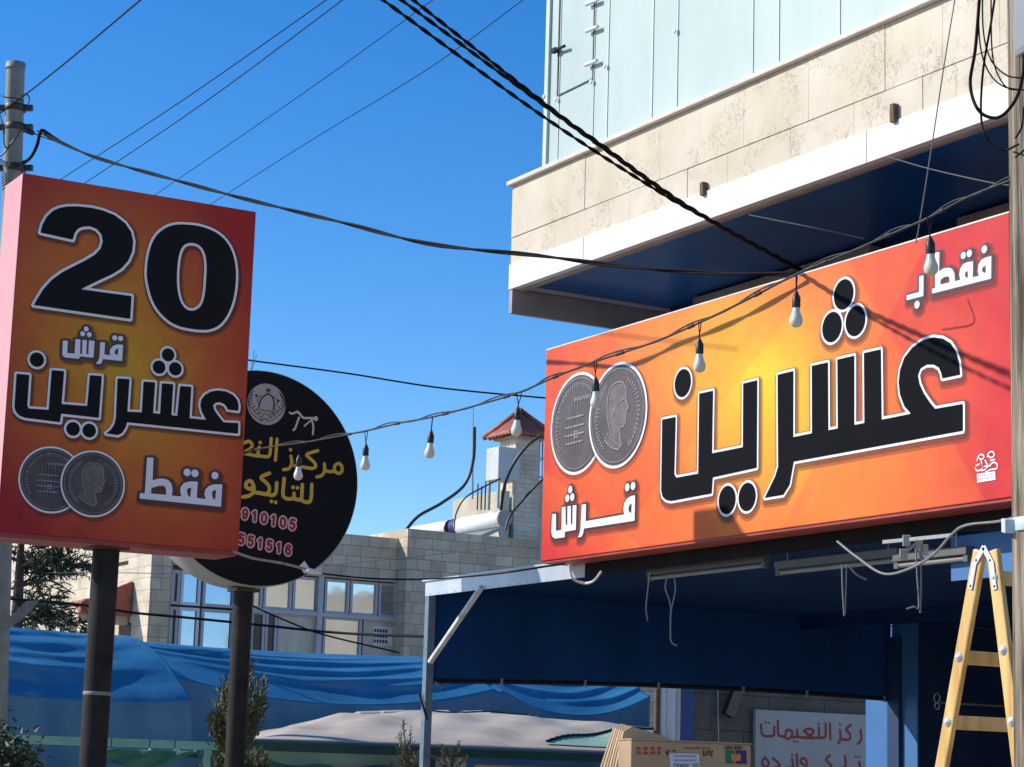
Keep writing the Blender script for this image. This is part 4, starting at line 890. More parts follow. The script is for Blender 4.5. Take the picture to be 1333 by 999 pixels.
# far-left neighbour houses behind the conifer
m_pinkst = mat_blocks('pinkish_render', (0.42, 0.31, 0.29), (0.46, 0.35, 0.32), (0.28, 0.22, 0.20), 1.6, 0.55)
m_creamst = mat_blocks('cream_render', (0.66, 0.59, 0.46), (0.70, 0.63, 0.50), (0.5, 0.43, 0.34), 1.2, 0.4)
VN1 = 47.0
NH = thing('cream_house', 'cream and pinkish house far behind the conifer at the left edge', 'house', (onv(60, 780, VN1)[0], VN1, 0))
e0 = onv(54, 720, VN1)[0]; e1 = onv(104, 720, VN1)[0]; zz = onv(80, 716, VN1)[2]
MB().box((e0, VN1, 0), (e1+3, VN1+12, zz)).build('wall', m_creamst, NH)
MB().box((e0+0.05, VN1-0.01, onv(80, 742, VN1)[2]), (e1+2.9, VN1-0.001, zz)).build('upper_band', m_pinkst, NH)
MB().box((e0-0.1, VN1-0.1, zz), (e1+3.1, VN1+12, zz+0.15)).build('cornice', m_creamst, NH)
w0, w1 = onv(75, 790, VN1), onv(88, 815, VN1)
MB().box((w0[0], VN1-0.03, w1[2]), (w1[0], VN1-0.002, w0[2])).build('window', m_net, NH)
NH2 = thing('cream_house', 'lower cream house with small red tile roof at the far left edge', 'house', (onv(10, 790, 42)[0], 42, 0))
f0 = onv(-60, 780, 42)[0]; f1 = onv(48, 780, 42)[0]; fz = onv(20, 770, 42)[2]
MB().box((f0-4, 42, 0), (f1, 50, fz)).build('wall', m_creamst, NH2)
b = MB(); b.prism([(f0-4.2, 41.8, fz), (f1+0.2, 41.8, fz), (f1-1.2, 45, fz+1.3), (f0-4.2, 45, fz+1.3)], (0, 0, 0.12)); b.build('roof', m_rtile, NH2)

# ================================================================== neighbour wall with the martial-arts notice board
VM = 22.4
mx = lambda x, y: onv(x, y, VM)
NB = thing('tiled_wall', 'dim grey stone-tiled side wall seen under the navy curtain', 'wall', (mx(1000, 950)[0], VM, 0))
zt_ = mx(1000, 860)[2]
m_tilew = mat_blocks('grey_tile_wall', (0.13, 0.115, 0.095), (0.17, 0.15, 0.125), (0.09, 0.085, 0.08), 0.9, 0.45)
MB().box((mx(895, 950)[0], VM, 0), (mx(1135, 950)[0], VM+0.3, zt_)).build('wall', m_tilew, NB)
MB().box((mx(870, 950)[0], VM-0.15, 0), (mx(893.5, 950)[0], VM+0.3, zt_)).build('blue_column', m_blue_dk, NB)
cb = MB(); cb.bar(mx(952, 900)+np.array([0, -0.12, 0]), mx(940, 932)+np.array([0, -0.12, 0]), 0.14, 0.1, (0, 1, 0)); cb.build('floodlight', mat('black_housing', (0.03, 0.03, 0.03), 0.3), NB)
tag(MB().tube([mx(931, 890)-np.array([0, 0.05, 0]), mx(932, 975)-np.array([0, 0.05, 0])], 0.012, 6).build('wall_pipe', m_metal), 'thin vertical conduit on the dim tiled wall', 'pipe')
for x, r_, m_, lab in ((841, 0.035, m_rust, 'thin rusty drainpipe left of the white pipes'), (848, 0.045, m_fas, 'slim white drainpipe beside the rusty pipe'), (857, 0.075, m_fas, 'widest white drainpipe in the row beside the blue column'), (866, 0.05, m_cop, 'beige drainpipe touching the blue column')):
    p = mx(x, 900); tag(MB().tube([(p[0], VM-0.25, 0), (p[0], VM-0.25, p[2]+0.5)], r_, 12).build('drainpipe', m_, None), lab, 'pipe', 'drainpipes beside the blue column')
z1, z0 = mx(1050, 927.5)[2], 0.9
WB = thing('notice_board', 'white board with red Arabic lettering on the dim tiled wall', 'sign', (mx(1050, 950)[0], VM-0.05, z0))
MB().box((mx(978, 950)[0], VM-0.09, z0), (mx(1140, 950)[0], VM-0.03, z1)).build('board', mat('board_white', (0.42, 0.42, 0.41), 0.6, 0.08, 1.5), WB, bevel=0.005)
PM = Plane('v', VM-0.09); M4 = ((960, 890), 5.554); WD = 19
t1 = [PM.S(P_, WD, *M4, smooth=True) for P_ in (
  [(170,298),(174,355),(195,380),(230,380),(263,372),(266,312)], [(292,272),(294,365),(310,380),(345,385)], [(345,385),(352,345),(375,335),(397,355),(388,385),(365,402),(345,388)],
  [(430,335),(428,380),(392,390)], [(428,385),(470,390),(510,395),(590,392)], [(480,345),(500,330),(535,330),(550,350),(520,375),(490,392)], [(490,350),(520,375),(550,392)],
  [(588,318),(590,390)], [(637,288),(637,375),(620,392),(590,392)], [(740,335),(746,400),(728,432)], [(818,300),(785,332),(812,365),(812,402),(780,406),(748,402)], [(890,338),(895,405),(870,438)])]
t1 += [PM.S([(668,288),(672,402)], WD, *M4)]+[PM.circ(c, 9, *M4) for c in ((203,281),(228,285),(407,418),(432,421),(586,293),(740,298))]
t2 = [PM.S(P_, WD, *M4, smooth=True) for P_ in (
  [(200,535),(180,560),(185,595),(215,600),(225,570),(200,538)], [(255,540),(295,575),(300,600),(250,612)], [(395,545),(398,605),(350,612)], [(480,590),(455,565),(470,540),(497,555),(497,600),(470,630)],
  [(668,520),(640,550),(675,590),(680,615)], [(778,525),(780,600),(740,615)], [(880,570),(885,612),(830,615)])]
t2 += [PM.S([(428,510),(432,610)], WD, *M4)]+[PM.circ(c, 9, *M4) for c in ((395,518),(855,530),(880,532))]
PM.sheet('red_lettering', t1, m_red, WB, 0.004, 0, 0.008); PM.sheet('red_lettering', t2, m_red, WB, 0.004, 0, 0.008)
# ================================================================== BLUE TARPAULIN TENTS
m_bt = mat('blue_tarpaulin', (0.016, 0.125, 0.255), 0.40, col2=(0.052, 0.215, 0.36), scale=1.1, bump=0.18, bscale=14, spec=0.7, thr=(0.35, 0.72))
m_wt = mat('grey_white_tarpaulin', (0.37, 0.315, 0.25), 0.8, col2=(0.51, 0.45, 0.37), scale=1.6, bump=0.2, bscale=6)
m_gn = mat('green_net', (0.05, 0.19, 0.15), 0.8, 0.3, 4, stretch=(1, 1, 3))
m_gb = mat('green_painted_steel', (0.20, 0.42, 0.34), 0.5, 0.2, 6)
m_gd = mat('dark_green_steel', (0.015, 0.060, 0.052), 0.45, 0.2, 6)
# left barrel
def crease(x, s_, lst):
    """hanging folds of slack sheeting: each is soft above, steep below, swelling and dying along its length"""
    f = 0.0
    for (s0, sg, x0, x1, A, w_) in lst:
        if not x0 < x < x1: continue
        q = (x-x0)/(x1-x0); sc = s0-sg*4*q*(1-q)+0.004*math.sin(17*x+s0*40)
        d = sc-s_; am = A*math.sin(math.pi*q)**0.7
        f += am*math.exp(-(d/(w_*0.30))**2) if d > 0 else am*math.exp(-(d/w_)**2)
    return f
CRA = [(0.72, 0.02, -0.3, 0.72, 0.0298, 0.0345), (0.655, 0.02, -0.2, 0.6, 0.051, 0.046), (0.6, 0.03, -0.4, 0.95, 0.0638, 0.0575), (0.53, 0.02, 0.05, 0.8, 0.0425, 0.0345), (0.475, 0.025, -0.5, 0.98, 0.0808, 0.0575), (0.43, 0.012, -0.4, 0.62, 0.0595, 0.0345), (0.66, 0.01, 0.35, 0.9, 0.0255, 0.023)]
CRB = [(0.8, 0.09, -0.05, 0.8, 0.03, 0.046), (0.74, 0.1, 0.0, 1.05, 0.045, 0.0575), (0.64, 0.12, -0.05, 0.95, 0.051, 0.0575), (0.53, 0.1, 0.1, 1.1, 0.054, 0.0575), (0.42, 0.02, 0.45, 1.15, 0.06, 0.0575), (0.7, 0.03, 0.0, 0.35, 0.03, 0.0345)]
CRC = [(0.8, 0.05, -0.05, 1.2, 0.024, 0.0345), (0.66, 0.07, 0.0, 1.1, 0.042, 0.0575), (0.58, 0.04, 0.4, 1.2, 0.03, 0.023), (0.5, 0.06, 0.05, 1.0, 0.048, 0.046), (0.4, 0.03, 0.4, 1.3, 0.042, 0.0345)]
VA = 23.0
zA0, zA1, zA2 = 1.0, onv(130, 908, VA)[2], onv(130, 829, VA+2.6)[2]
ua = onv(-40, 950, VA)[0]; ue = onv(266, 950, VA)[0]
nu, nv = 150, 160; P = np.zeros((nu, nv, 3))
def prof(s_):   # s 0..1: bottom front -> up the front -> over the top -> down the back
    if s_ < 0.35: return 0.0, zA0+(zA1-zA0)*s_/0.35
    if s_ < 0.75:
        t = (s_-0.35)/0.4
        return 0.22*t**0.5*min(1, t*6)+1.9*t**1.25, zA1+(zA2-zA1)*(1-(1-t)**1.7)
    t = (s_-0.75)/0.25; a = t*math.pi/2
    return 2.12+2.6*math.sin(a), zA2-(zA2-zA0)*(1-math.cos(a))
for i in range(nu):
    t = i/(nu-1); u = ua+(ue-ua)*t
    for j in range(nv):
        s_ = j/(nv-1); dv, z = prof(s_)
        k = math.exp(-((s_-0.47)/0.16)**2)
        sag = 4*t*(1-t)
        fold = crease(t, s_, CRA)
        z2 = z-0.14*sag*k*0.6+fold
        P[i, j] = (u+0.28*math.sin(min(1, s_/0.75)*math.pi/2)*-1*t, VA+dv-fold*0.7+0.02*math.sin(9*t+4*s_)+0.05*math.sin(31*t+6*s_)*(1-k)*0.3*(s_ < 0.4), z2)
TA = MB().grid(P).build('tarpaulin_tent', m_bt, solid=0.004)
tag(TA, 'rounded blue tarpaulin tent on the left, wrinkled sunlit top and smooth shaded front', 'tent', 'blue tarpaulin tents')
# long tent to the right, sagging between ridge poles
VBt = 24.4
ub0, ub1 = onv(205, 900, VBt)[0], onv(846, 930, VBt)[0]
nu, nv = 260, 150; P = np.zeros((nu, nv, 3))
zr0, zr1 = onv(230, 836, VBt+2.4)[2], onv(835, 872, VBt+2.4)[2]
zbase = 1.0
rib = onv(650, 900, VBt)[0]; tr_ = (rib-ub0)/(ub1-ub0)
for i in range(nu):
    t = i/(nu-1); u = ub0+(ub1-ub0)*t; zr = zr0+(zr1-zr0)*t
    loc = t/tr_ if t < tr_ else (t-tr_)/(1-tr_)
    sag = 4*loc*(1-loc)
    zs = zr-0.48-0.28*sag
    for j in range(nv):
        s_ = j/(nv-1)
        if s_ < 0.3: dv = 0.0; z = zbase+(zs-zbase)*s_/0.3
        else:
            q = (s_-0.3)/0.7
            dv = 0.2*min(1, q*5)**0.5+2.2*q**1.2; z = zs+(zr-zs)*(1-(1-q)**1.6)
        k = math.exp(-((s_-0.52)/0.24)**2)
        fold = crease(loc, s_, CRB if t < tr_ else CRC)
        gap = 0.05*math.exp(-((t-tr_)/0.006)**2)
        P[i, j] = (u, VBt+dv-0.8*fold+0.015*math.sin(40*t+5*s_), z+fold-gap-0.05*sag*(1-k)*(s_ > 0.3))
TB = MB().grid(P).build('tarpaulin_tent', m_bt, solid=0.004)
tag(TB, 'long blue tarpaulin tent with sagging folds running from the round sign to the shop curtain', 'tent', 'blue tarpaulin tents')
# tent poles under the tarps
# grey-white canvas roof in front
V0, V1 = 19.3, 23.6
g0, g1 = onv(318, 968, V0)[0], onv(850, 975, V0)[0]
zf = onv(560, 969, V0)[2]-0.01
nu, nv = 140, 40; P = np.zeros((nu, nv, 3))
prof_px = [(318, 972), (335, 958), (380, 944), (440, 931), (520, 928), (640, 929), (700, 935), (760, 940), (850, 948)]
xs_ = np.array([p[0] for p in prof_px]); ys_ = np.array([p[1] for p in prof_px])
for i in range(nu):
    t = i/(nu-1); xp = 318+(850-318)*t
    zb = onv(xp, np.interp(xp, xs_, ys_), V1)[2]; ubk = onv(xp, 940, V1)[0]; uf = g0+(g1-g0)*t
    for j in range(nv):
        s_ = j/(nv-1)
        z = zf+(zb-zf)*(math.sin(s_*math.pi/2)**0.9)
        wr = 0.02*math.sin(6*t*5+s_*5-3)*math.sin(s_*math.pi)+0.012*math.sin(38*t-9*s_)*math.sin(s_*math.pi)
        P[i, j] = (uf+(ubk-uf)*s_, V0+(V1-V0)*s_, z+wr)
GT = thing('canvas_roof', 'low dusty grey-white canvas roof in front of the blue tents', 'canvas roof', ((g0+g1)/2, V0, 0))
MB().grid(P).build('canvas', m_wt, GT, solid=0.006)
# pale green end panel, dark piping
pe = [onv(690, 968, V0+0.4)+np.array([0, 0, .0]), onv(835, 974, V0+0.4), onv(846, 951, V1-1.0), onv(815, 951, V1-1.0)]
xg0 = int(nu*0.72)
strip = P[xg0:, 2:24].copy()
for i in range(strip.shape[0]):
    t = i/(strip.shape[0]-1); cut = max(2, int(2+t*20))
    strip[i, cut:] = strip[i, cut-1]
strip[:, :, 2] += 0.012
MB().grid(strip).build('green_panel', mat('pale_green_canvas', (0.26, 0.42, 0.33), 0.7, 0.12, 3), GT)
pip = [strip[i, max(2, int(2+i/(strip.shape[0]-1)*20))-1]+np.array([0, 0, 0.012]) for i in range(strip.shape[0])]
MB().tube(pip, 0.016, 6).build('piping', m_dark, GT)
b = MB()
for s0 in (0.30, 0.36, 0.42, 0.47, 0.55): 
    i = int(nu*s0); b.obox(P[i, -1]+np.array([0, 0, 0.012]), (0.16, 0.02, 0.01), (0, 0.05, 0.01), (0.03, 0, 0.014))
b.build('ridge_scrap', m_wt, GT)
b = MB()
for (i0, j0, i1, j1) in ((92, 38, 100, 26), (83, 30, 96, 31), (60, 33, 90, 37)):
    n_ = 10; b.tube([P[int(i0+(i1-i0)*k/n_), int(j0+(j1-j0)*k/n_)]+np.array([0, 0, 0.012]) for k in range(n_+1)], 0.008, 5)
b.build('seam', m_dark, GT)
for x in (330, 555, 800):
    q = onv(x, 980, V0+0.05); MB().box((q[0]-0.03, V0+0.02, 0), (q[0]+0.03, V0+0.08, zf-0.02)).build('post', m_gd, GT)
# dark green beam in front
a0 = onv(292, 969, V0-0.1); a1 = onv(845, 981, V0-0.1); zt0 = (onv(400, 967.5, V0-0.1)[2]); zb0_ = zt0-0.085
GB = thing('green_railing', 'long dark green steel beam crossing in front of the grey-white canvas roof', 'railing', (a0[0], V0-0.1, 0))
MB().box((a0[0], V0-0.14, zb0_), (a1[0], V0-0.06, zt0)).build('beam', m_gd, GB, bevel=0.004)
for x in (560, 840): q = onv(x, 990, V0-0.1); MB().box((q[0]-0.04, V0-0.138, 0), (q[0]+0.04, V0-0.062, zb0_-0.001)).build('post', m_gd, GB)
# pale strip and green cloths under it
zt = zb0_-0.012
b = MB(); c0x = onv(322, 985, V0-0.02)[0]; c1x = onv(560, 985, V0-0.02)[0]
nu, nv = 60, 16; P = np.zeros((nu, nv, 3))
for i in range(nu):
    for j in range(nv):
        t = i/(nu-1); s_ = j/(nv-1); P[i, j] = (c0x+(c1x-c0x)*t, V0+0.0+0.05*math.sin(14*t+8*s_)+0.3*s_*0.2, zt-0.06-0.06*math.sin(math.pi*t)-s_*0.7+0.02*math.sin(20*t))
tag(MB().grid(P).build('shade_cloth', m_gn, solid=0.003), 'dark green shade cloth draped below the dark green beam', 'shade cloth', 'green shade cloths')
tag(MB().box((c0x-0.1, V0+0.14, zt-0.5), (c1x+0.5, V0+0.17, zt+0.01)).build('counter_front', mat('mint_panel', (0.40, 0.58, 0.46), 0.6, 0.1, 3)), 'pale mint green panel behind the draped dark green cloth', 'panel')
q0 = onv(628, 990, V0+0.3); q1 = onv(800, 990, V0+0.3)
tag(MB().box((q0[0], V0+0.25, 0), (q1[0], V0+0.45, zt-0.05)).build('low_wall', m_lime), 'low pale stone wall under the dark green beam, right of the shop post', 'wall')
# left green frame
VG2 = 20.2
h0 = onv(-30, 969, VG2); h1 = onv(291, 966, VG2); zg1 = onv(200, 963.5, VG2)[2]; zg0 = onv(200, 974, VG2)[2]
GF = thing('steel_frame', 'pale green steel frame with a square post below the left blue tent', 'frame', (h1[0], VG2, 0))
MB().box((h0[0], VG2-0.05, zg0), (h1[0]-0.001, VG2+0.05, zg1)).build('beam', m_gb, GF, bevel=0.004)
p0 = onv(263, 980, VG2)[0]; p1 = onv(272, 980, VG2)[0]; p2 = onv(287, 980, VG2)[0]
MB().box((p0, VG2-0.049, 0), (p2, VG2+0.049, zg0-0.0005)).build('post', m_gd, GF, bevel=0.004)
MB().box((p0-0.002, VG2-0.052, 0), (p1, VG2-0.0495, zg0-0.001)).build('post_face', m_gb, GF)
b = MB()
for x in (110, 145, 195, 228): q = onv(x, 968, VG2-0.05); b.box((q[0]-0.005, VG2-0.0515, zg0), (q[0]+0.005, VG2-0.0505, zg1))
b.build('beam_joint', m_gd, GF)
nu, nv = 60, 14; P = np.zeros((nu, nv, 3)); c0x, c1x = onv(118, 985, VG2)[0], onv(262, 985, VG2)[0]
for i in range(nu):
    for j in range(nv):
        t = i/(nu-1); s_ = j/(nv-1); P[i, j] = (c0x+(c1x-c0x)*t, VG2+0.08+0.03*math.sin(18*t+5*s_), zg0-0.02-s_*(0.06+0.12*math.sin(math.pi*min(1, t*1.1))))
tag(MB().grid(P).build('shade_cloth', m_gn, solid=0.003), 'green shade cloth hanging under the pale green frame between the two poles', 'shade cloth', 'green shade cloths')
m_rope = mat('white_rope', (0.68, 0.66, 0.60), 0.7, 0.1, 20)
for (xs0, xs1, dy, lab) in ((150, 196, 13, 'white rope loop hanging lowest under the pale green beam'), (196, 230, 6, 'middle white rope loop under the pale green beam'), (231, 257, 5, 'white rope loop next to the green post')):
    tag(MB().tube(pxcurve([(xs0, 976, 21.5), (xs0+(xs1-xs0)*0.25, 976+dy*0.75, 21.5), ((xs0+xs1)/2, 976+dy, 21.5), (xs0+(xs1-xs0)*0.75, 976+dy*0.75, 21.5), (xs1, 975, 21.5)]), 0.009, 6).build('rope_loop', m_rope), lab, 'rope', 'rope loops under the pale green beam')

# ================================================================== POLES
m_conc = mat('grey_steel_pole', (0.21, 0.215, 0.20), 0.6, 0.2, 5, bump=0.1)
ZP = 22.0; SP = ZP/18.0
pT, pB = dep(20.5, 83, ZP), dep(-3, 860, ZP)
dd = (pT-pB); gB = pB+dd*((0-pB[2])/dd[2])
UP = thing('utility_pole', 'grey round utility pole behind the left billboard, with clamps and cable ends', 'utility pole', gB)
MB().tube([gB, pT], [0.10*SP, 0.076*SP], 20).build('pole', m_conc, UP)
MB().lathe(pT, [(0.082*SP, -0.06), (0.082*SP, 0.004), (0.0, 0.014)], (0, 0, 1), 20).build('pole_cap', m_conc, UP)
for y, wd in ((141, 0.13), (166, 0.13), (219, 0.12)):
    c = dep(20, y, ZP)
    b = MB(); b.lathe(c, [(0.086*SP, -0.028*SP), (0.09*SP, -0.024*SP), (0.09*SP, 0.024*SP), (0.086*SP, 0.028*SP)], (0, 0, 1), 20)
    for sgn in (-1, 1): b.obox(c+Rv*(0.115*SP*sgn), Rv*0.028*SP, Fv*0.035*SP, np.array([0, 0, 0.026*SP]))
    b.build('clamp', m_steel_dark, UP)
b = MB(); b.tube([dep(34, 170, 21.9), dep(44, 174, 21.9)], 0.022*SP, 8); b.build('insulator', m_hose, UP)
b = MB()
b.tube(pxcurve([(28, 125, 21.9), (33, 122, 21.85), (38, 127, 21.85), (37, 134, 21.85), (31, 137, 21.9)]), 0.006*SP, 5)
b.tube(pxcurve([(0, 124, 21.8), (8, 127, 21.75), (20, 128, 21.75), (30, 132, 21.8)]), 0.006*SP, 5)
b.tube(pxcurve([(27, 168, 21.85), (20, 180, 21.75), (12, 190, 21.75), (5, 200, 21.75), (-4, 205, 21.8)]), 0.007*SP, 5)
b.tube(pxcurve([(0, 150, 21.8), (4, 165, 21.75), (6, 190, 21.75), (12, 193, 21.75)]), 0.006*SP, 5)
for k in range(5): b.tube(pxcurve([(3, 224+k*4, 21.86), (8, 227+k*4, 21.75), (3, 231+k*4, 21.85)]), 0.006*SP, 5)
for k in range(3): b.tube(pxcurve([(0, 208+k*3, 21.8), (10, 212+k*2.5, 21.75), (24, 213+k*2, 21.75), (32, 209+k, 21.85)]), 0.006*SP, 5)
b.build('wire_wrap', m_hose, UP)
m_bl = mat('grey_blade', (0.16, 0.165, 0.16), 0.6)
b = MB(); b.prism([dep(5, 822, 21.8), dep(3, 812, 21.8), dep(34, 783, 21.8), dep(51, 782, 21.8), dep(30, 806, 21.8)], Fv*0.03); b.build('sign_bracket', m_bl, UP)

m_oldwood = mat_wood('weathered_wood', (0.06, 0.043, 0.027), (0.35, 0.285, 0.205), 42, (1, 1, 0.04))
wpx = 1357; wc = dep(wpx, 700, 8.3)
wr = 37/FPX*8.3
WP = thing('wooden_pole', 'weathered wooden utility pole at the right edge with looped cables and a steel band', 'utility pole', (wc[0], wc[1], GZ))
b = MB(); n_ = 60; prof_ = []
seg = 40; V = []; Fc = []
for i in range(n_):
    z = GZ+(7.0-GZ)*i/(n_-1)
    for k in range(seg):
        a = 2*math.pi*k/seg; rr = wr*(1.05-0.012*z)+0.0035*math.sin(5*a+1.3*math.sin(0.9*z))+0.0025*math.sin(13*a+0.6*z)
        V.append((wc[0]+rr*math.cos(a), wc[1]+rr*math.sin(a), z))
for i in range(n_-1):
    for k in range(seg): Fc.append((i*seg+k, i*seg+(k+1) % seg, (i+1)*seg+(k+1) % seg, (i+1)*seg+k))
b.add(V, Fc, True); b.add(V[-seg:], [tuple(range(seg))]); b.build('pole', m_oldwood, WP)
zb_ = (dep(1315, 681, 8.25)[2])
b = MB(); b.lathe((wc[0], wc[1], zb_), [(wr*1.06, -0.026), (wr*1.075, -0.022), (wr*1.075, 0.022), (wr*1.06, 0.026)], (0, 0, 1), 32)
b.obox(np.array([wc[0], wc[1], zb_])-Rv*(wr+0.012), Rv*0.03, Fv*0.03, (0, 0, 0.027)); b.build('steel_band', m_mull, WP, bevel=0.003)
bxc = dep(1366, 18, 8.15)
b = MB(); b.obox(bxc-Fv*(wr*0.4), Rv*(44/FPX*8.15), Fv*0.09, Uv*0.165); b.build('meter_box', mat('grey_box_paint', (0.28, 0.29, 0.29), 0.4, 0.08, 3), WP, bevel=0.025)
m_cab = mat('black_cable', (0.007, 0.007, 0.009), 0.7, 0.2, 20, spec=0.15)
m_cabg = mat('grey_cable', (0.20, 0.205, 0.21), 0.5, 0.15, 20)
LP = [([(1277, -30, 8.00), (1270, 60, 8.00), (1263, 110, 8.00), (1275, 145, 7.90), (1300, 153, 8.15), (1322, 130, 8.1), (1332, 95, 8.1), (1333, 60, 8.1)], 0.0065, 'thickest black cable loop hanging left of the wooden pole'),
      ([(1299, -30, 8.00), (1290, 30, 8.00), (1280, 90, 8.00), (1277, 150, 8.00), (1285, 180, 7.95), (1305, 196, 8.2), (1326, 188, 8.12)], 0.0045, 'longest thin cable loop, hanging lowest left of the wooden pole'),
      ([(1274, -30, 8.05), (1275, 50, 8.05), (1285, 90, 8.00), (1305, 112, 7.90), (1335, 118, 8.1)], 0.003, 'thin cable loop crossing to the pole below the meter box'),
      ([(1279, -30, 8.05), (1280, 40, 8.05), (1290, 78, 8.00), (1310, 98, 7.90), (1330, 102, 8.1)], 0.003, 'uppermost thin cable loop beside the wooden pole'),
      ([(1290, -30, 8.05), (1291, 60, 8.05), (1298, 95, 8.00), (1312, 115, 8.25), (1330, 117, 8.1)], 0.003, 'thin cable hanging straight then bending to the wooden pole')]
for pts, r_, lab in LP: tag(MB().tube(pxcurve(pts), r_, 7).build('cable_loop', m_cab), lab, 'cable', 'cable loops at the wooden pole')
b = MB(); b.tube(pxcurve([(1322, 180, 8.15), (1330, 165, 8.1), (1333, 140, 8.1)]), 0.004, 5); b.tube(pxcurve([(1320, 198, 8.17), (1335, 203, 8.1)]), 0.004, 5); b.tube(pxcurve([(1322, 205, 8.17), (1340, 190, 8.1)]), 0.004, 5); b.build('wire_tie', m_cab, WP)

# ================================================================== OVERHEAD CABLES
m_cabd = mat('dull_cable', (0.09, 0.09, 0.09), 0.7, 0.2, 20)
def wire(name, lab, pts, r, m, group=None, cat='wire', n=10):
    return tag(MB().tube(pxcurve(pts, n), r, 6).build(name, m), lab, cat, group)
def twisted(name, lab, pts, r, pitch, m, group=None, strands=2, n=14):
    C = spline([dep(*p) for p in pts], n); L_ = [0]
    for i in range(1, len(C)): L_.append(L_[-1]+np.linalg.norm(C[i]-C[i-1]))
    tot = L_[-1]; N = int(min(700, tot/(pitch/9))); C = np.array(C); out = MB()
    Q = np.stack([np.interp(np.linspace(0, tot, N), L_, C[:, k]) for k in range(3)], 1)
    d = nrm(Q[-1]-Q[0]); s1 = nrm(np.cross(d, (0, 0, 1))); s2 = np.cross(s1, d)
    for q in range(strands):
        a = np.linspace(0, tot, N)/pitch*2*math.pi+q*2*math.pi/strands
        out.tube([Q[i]+r*(math.cos(a[i])*s1+math.sin(a[i])*s2) for i in range(N)], r*1.05, 5)
    return tag(out.build(name, m), lab, 'cable', group)
GW = 'thin wires crossing the sky'
wire('overhead_wire', 'single thin wire rising from the top of the grey pole to the upper left', [(-6, 152, 21.5), (20, 133, 21.75), (40, 118, 21.4), (95, 74, 19.5), (195, -10, 16.5)], 0.0075, m_cab, GW)
wire('overhead_wire', 'leftmost of the four parallel thin wires above the billboard', [(60, 246, 48), (230, 136, 40), (445, -14, 34)], 0.0095, m_cab, GW)
wire('overhead_wire', 'second from left of the four parallel thin wires above the billboard', [(95, 249, 48), (260, 138, 40), (465, -14, 34)], 0.0095, m_cab, GW)
wire('overhead_wire', 'third from left of the four parallel thin wires, crossing the twisted cables near the top', [(190, 262, 48), (400, 118, 40), (580, -12, 34)], 0.0075, m_cab, GW)
wire('overhead_wire', 'rightmost of the four parallel thin wires, ending high near the building corner', [(262, 274, 48), (400, 186, 42), (560, 88, 37), (700, -14, 34)], 0.0075, m_cab, GW)
wire('overhead_wire', 'thin wire sagging from the billboard past the round sign to the orange sign', [(310, 466, 26), (330, 470, 26), (450, 486, 26), (580, 506, 26), (740, 521, 26)], 0.011, m_cab, GW)
wire('cable_end', 'thin messenger wire of the twisted cable tied to the grey pole', [(44, 174, 21.9), (60, 180, 21.75), (82, 187, 21.6)], 0.0075, m_cab, None, 'cable')
wire('cable_end', 'bent black cable tail looping down onto the grey pole', [(82, 187, 21.58), (68, 178, 21.62), (56, 170, 21.65), (52, 174, 21.65), (48, 190, 21.7), (40, 205, 21.8), (28, 214, 21.85)], 0.018, m_cab, None, 'cable')
# three strands coming down from the street to the building; depths chosen so their shadows fall across the sign
def shadow_depth(x, y, W0, W1, za=6.0, zb=14.0):
    best = None
    for Z in np.arange(za, zb, 0.02):
        p = dep(x, y, Z); k = (UR-p[0])/SUN[0]
        if k <= 0: continue
        s_ = p+SUN*k; t = (s_[1]-W0[1])/(W1[1]-W0[1]); zz = W0[2]+t*(W1[2]-W0[2]); e = abs(s_[2]-zz)
        if best is None or e < best[0]: best = (e, Z)
    return best[1]
Wc0, Wc1 = onu(716, 517, UR), onu(1000, 402, UR)
q6 = []
C6 = [(50, 171), (80, 186), (130, 207), (240, 238), (330, 262), (450, 291), (560, 318), (700, 333), (820, 348), (940, 356), (1038, 357)]
za_, zb_6 = shadow_depth(560, 318, Wc0, Wc1, 12, 20), shadow_depth(820, 348, Wc0, Wc1, 12, 20)
for x, y in C6:
    iz = 1/zb_6+(1/za_-1/zb_6)*(x-820)/(560-820)
    if x < 560: iz = 1/za_+(1/21.7-1/za_)*(560-x)/(560-50)
    q6.append((x, y, 1/iz))
print('C6', q6)
twisted('twisted_cable', 'thick twisted cable sagging from the grey pole across the sky to the blue soffit', q6, 0.0095, 1.7, m_cab, 'twisted cables')
Wa0, Wa1 = onu(1066, 352, UR), onu(1316, 472, UR); Wb0, Wb1 = onu(1052, 357, UR), onu(1316, 488, UR)
Zend = float((onu(1042, 352, UR+0.35)-EYE)@Fv)
def strand(lab, pts, W0, W1, r):
    Z0 = shadow_depth(pts[2][0], pts[2][1], W0, W1); xm = pts[2][0]; xe = pts[-1][0]
    q = []
    for x, y in pts: iz = 1/Zend+(1/Z0-1/Zend)*(x-xe)/(xm-xe); q.append((x, y, 1/iz))
    twisted('twisted_cable', lab, q, r, 0.26, m_cab, 'twisted cables')
    return Z0
z1_ = strand('lowest of the three twisted cables descending in front of the glass building corner', [(470, -22), (498.5, 0), (709, 153), (855, 248), (916, 283), (1042, 353)], Wb0, Wb1, 0.0068)
z2_ = strand('middle of the three twisted cables descending in front of the glass building corner', [(500, -18), (522.5, 0), (720, 146), (778, 188), (898, 272), (1043, 353)], Wa0, Wa1, 0.0068)
z3_ = strand('uppermost of the three twisted cables, starting farthest right at the top of the picture', [(512, -22), (538, 0), (720, 143), (778, 185), (898, 270), (1044, 352)], Wa0, Wa1, 0.0068)
print('strand depths', z1_, z2_, z3_)
